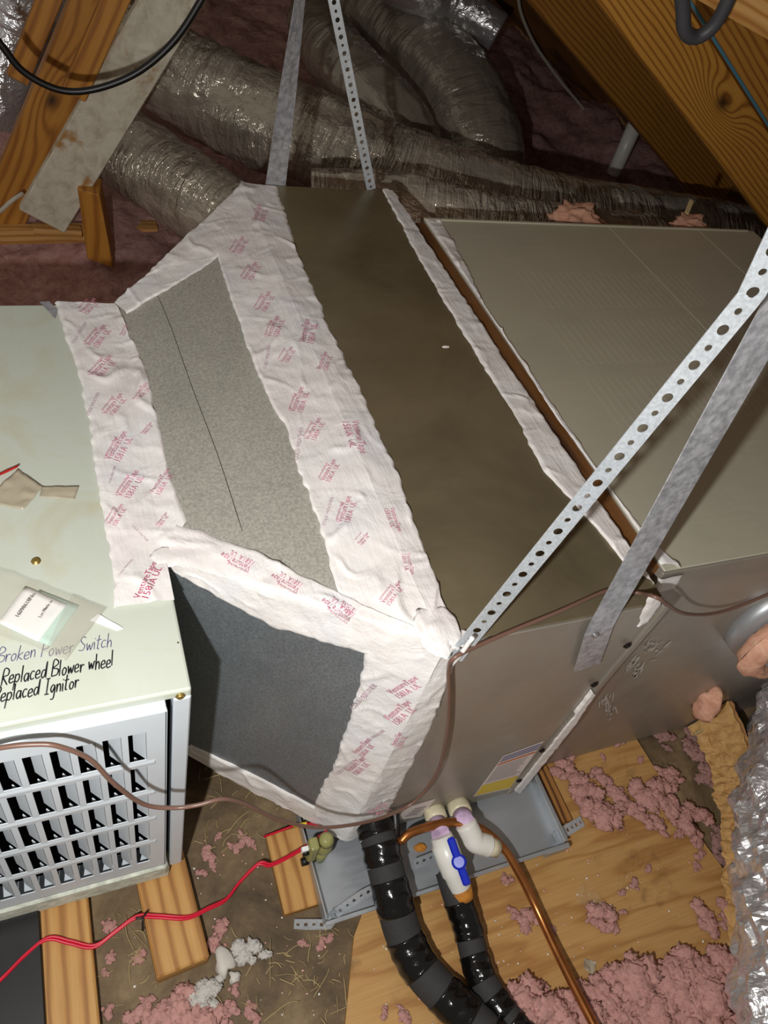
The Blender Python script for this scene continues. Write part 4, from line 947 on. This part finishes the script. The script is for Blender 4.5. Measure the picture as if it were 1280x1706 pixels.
for q, lab in (((346, 1650, 24), 'white cottony insulation tuft right of the cut board end'), ((332, 1672, 20), 'white cottony insulation tuft nearest the lower edge'), ((415, 1588, 24), 'cream crumbly insulation chunk on the straw-littered floor')):
    tuft(q[0], q[1], q[2], 0.0, 'white_fibre', lab, 'white insulation tufts')
LUMP = blob('insulation_lump', (0, 0, .5), (1, 1, .5), 'orange_fibre', 3, 4, .5, 5)
for q, lab in (((968, 366, 34), 'brown-pink insulation lump on the far plenum edge'), ((1148, 362, 24), 'small brown insulation lump at the right end of the far plenum edge')):
    p = PZ(q[0], q[1] - 2, .700); o = link(bpy.data.objects.new('insulation_lump', LUMP)); o.location = (p.x, PY1 + .06, .655); s = q[2] * (p - O).length / F; o.scale = (s * 1.2, s * .8, s * 1.25); tag(o, lab, 'insulation')
solo('plaster_chunk', blob('plaster_chunk', PZ(373, 1600, .010), (.013, .024, .010), 'mastic_smear', 12, 2, .8, 4), 'broken white plaster chunk beside the cut board end', 'plaster')
solo('plaster_chunk', blob('plaster_chunk', PZ(390, 1628, .006), (.009, .008, .006), 'mastic_smear', 15, 2, .8, 4), 'small plaster crumb below the broken plaster chunk', 'plaster')
solo('film_wrap', film('film_wrap', [(955, 1500), (985, 1520), (1003, 1505), (965, 1470)], lambda x, y: PZ(x, y, .0125), nZ, 'clear_film', .003, .022, 14, 6), 'crumpled clear plastic wrap on the plywood', 'wrap')
solo('film_wrap', film('film_wrap', [(963, 1612), (985, 1625), (992, 1603), (972, 1598)], lambda x, y: PZ(x, y, .0125), nZ, 'tan_film', .003, .022, 10, 8), 'small crumpled tan wrapper beside the copper line', 'wrap')
a, b = PZ(1157, 1224, .03), PZ(1197, 1203, .05)
solo('wood_stick', bar('wood_stick', a, b, (0, 0, 1), .010, .006, 'straw', .001), 'pale yellow stick poking out of the foil duct insulation', 'stick')
a, b = Vector(PY(1144, 356, PY1 + .03)), Vector(PY(1153, 334, PY1 + .06))
solo('wood_stick', bar('wood_stick', a, b, (1, 0, 0), .012, .004, 'straw', .001), 'pale stick standing behind the far plenum edge', 'stick')
ms = []; rs = random.Random(11)
for k in range(130):
    x, y = rs.choice(((rs.uniform(360, 600), rs.uniform(1560, 1710)), (rs.uniform(330, 470), rs.uniform(1270, 1440)), (rs.uniform(190, 260), rs.uniform(1500, 1700)), (rs.uniform(470, 560), rs.uniform(1540, 1650))))
    p = PZ(x, y, .003); a_ = rs.uniform(0, 6.28); L = rs.uniform(.006, .032) if rs.random() < .85 else rs.uniform(.04, .07); d = Vector((math.cos(a_), math.sin(a_), rs.uniform(-.02, .12))); m_ = p + d * L * .5 + Vector((rs.uniform(-.2, .2), rs.uniform(-.2, .2), .06)) * L
    ms.append(tube('s', [p, m_, p + d * L], rs.uniform(.0004, .0009), 'straw', 4, 3))
m_ = join('straw_litter', ms)
while len(m_.materials) > 1: m_.materials.pop()
for p in m_.polygons: p.material_index = 0
solo('straw_litter', m_, 'scattered straw and twigs on the dark floor', 'straw', kind='stuff')
ms = []
for k in range(260):
    x, y = rs.uniform(180, 1180), rs.uniform(1380, 1706); p = PZ(x, y, .0135 if x > 620 else .0015); s = rs.uniform(.0008, .0028)
    ms.append(blob('c', p, (s, s * rs.uniform(.5, 1), s * .6), rs.choice(('mastic_smear', 'white_fibre', 'pink_fibre')), k, 1, .5))
cr_ = {}
bm = bmesh.new()
me_out = join('floor_crumbs', ms)
solo('floor_crumbs', me_out, 'tiny pale crumbs and dust specks scattered over the floor', 'debris', kind='stuff')

# ------------------------------------------------------------------ foil duct at the right edge
fd = [Vector((1.46, .412, .26)), Vector((1.42, .33, .22)), PZ(1352, 1330, .17), PZ(1358, 1470, .165), PZ(1366, 1600, .165), PZ(1385, 1760, .165), PZ(1400, 1900, .165)]
fe = empty('foil_duct', (1.3, .1, 0), 'crumpled silver foil duct with torn insulation along the right edge', 'duct')
def crumple(s, a, t_):
    q = Vector((math.cos(a) * 1.5, math.sin(a) * 1.5, s * 9)); v_ = noise.voronoi(q * 1.5)[0]
    return .034 * (v_[1] - v_[0]) + .016 * noise.noise(q * 2.5) + .006 * noise.noise(q * 9) - .012
part('foil_jacket', tube('foil_jacket', fd, .135, 'foil', 90, 26, crumple, smooth=False), fe)
def rag(s, a, t_): return .030 * noise.noise(Vector((math.cos(a) * 3, math.sin(a) * 3, s * 22))) + .018 * noise.noise(Vector((math.cos(a) * 9, math.sin(a) * 9, s * 60)))
ed = [PZ(1186, 1180, .10), PZ(1196, 1235, .06), PZ(1206, 1310, .035), PZ(1216, 1380, .03), PZ(1222, 1460, .028), PZ(1226, 1550, .028), PZ(1236, 1640, .028), PZ(1262, 1730, .028)]
def kraft(seed, wid, off, mat, lab=None):
    A = resample(smooth_path(ed, 6), 150); vs, fs = [], []; nv = 16
    for i, p in enumerate(A):
        q = A[min(i + 1, 150)] - A[max(i - 1, 0)]; sd = Vector((q.y, -q.x, 0)).normalized()
        if sd.x < 0: sd = -sd
        w_ = wid * (1 + .55 * noise.noise(p * 26 + Vector((seed, 0, 0))) + .35 * noise.noise(p * 90))
        for k in range(nv + 1):
            t_ = k / nv; c_ = p + sd * (off - w_ + t_ * (w_ + .032)); c_.z = p.z * .35 * t_ + .016 + .06 * t_ * t_
            h = abs(noise.noise(c_ * 42 + Vector((seed, 3, 0)))) * .030 + abs(noise.noise(c_ * 110)) * .010
            vs.append(c_ + Vector((0, 0, h * (.35 + .65 * math.sin(math.pi * t_)))))
    for i in range(150):
        for k in range(nv): q = i * (nv + 1) + k; fs.append((q, q + 1, q + nv + 2, q + nv + 1))
    o = part('torn_insulation', mesh('torn_insulation', vs, fs, mat, False), fe, lab); solidify(o, .001); return o
kraft(1, .020, .006, 'tan_fibre', 'torn tan insulation paper along the foil')
kraft(7, .010, .016, 'kraft_dark', 'crumpled brown paper along the foil')
part('torn_insulation', blob('torn_insulation', PZ(1178, 1172, .17), (.02, .03, .045), 'orange_fibre', 2, 3, .4), fe, 'orange pink fibreglass at the foil opening')
tk = empty('takeoff_collar', PY(1275, 1050, .40), 'round takeoff on the plenum front with pink insulation showing, right edge', 'duct')
c = PY(1318, 1052, .38)
part('insulation_roll', tube('insulation_roll', [c + Vector((.085 * math.cos(a_), -.015, .085 * math.sin(a_))) for a_ in [i * math.pi / 8 for i in range(17)]], .022, 'orange_fibre', 14, 3, lambda s, a, t_: .008 * noise.noise(Vector((s * 30, a * 2, 0)))), tk)
part('collar', lathe('collar', c + Vector((0, .045, 0)), c + Vector((0, -.05, 0)), ((0, .10), (.3, .10), (.32, .066), (1, .066)), 'pan_metal', 28), tk)
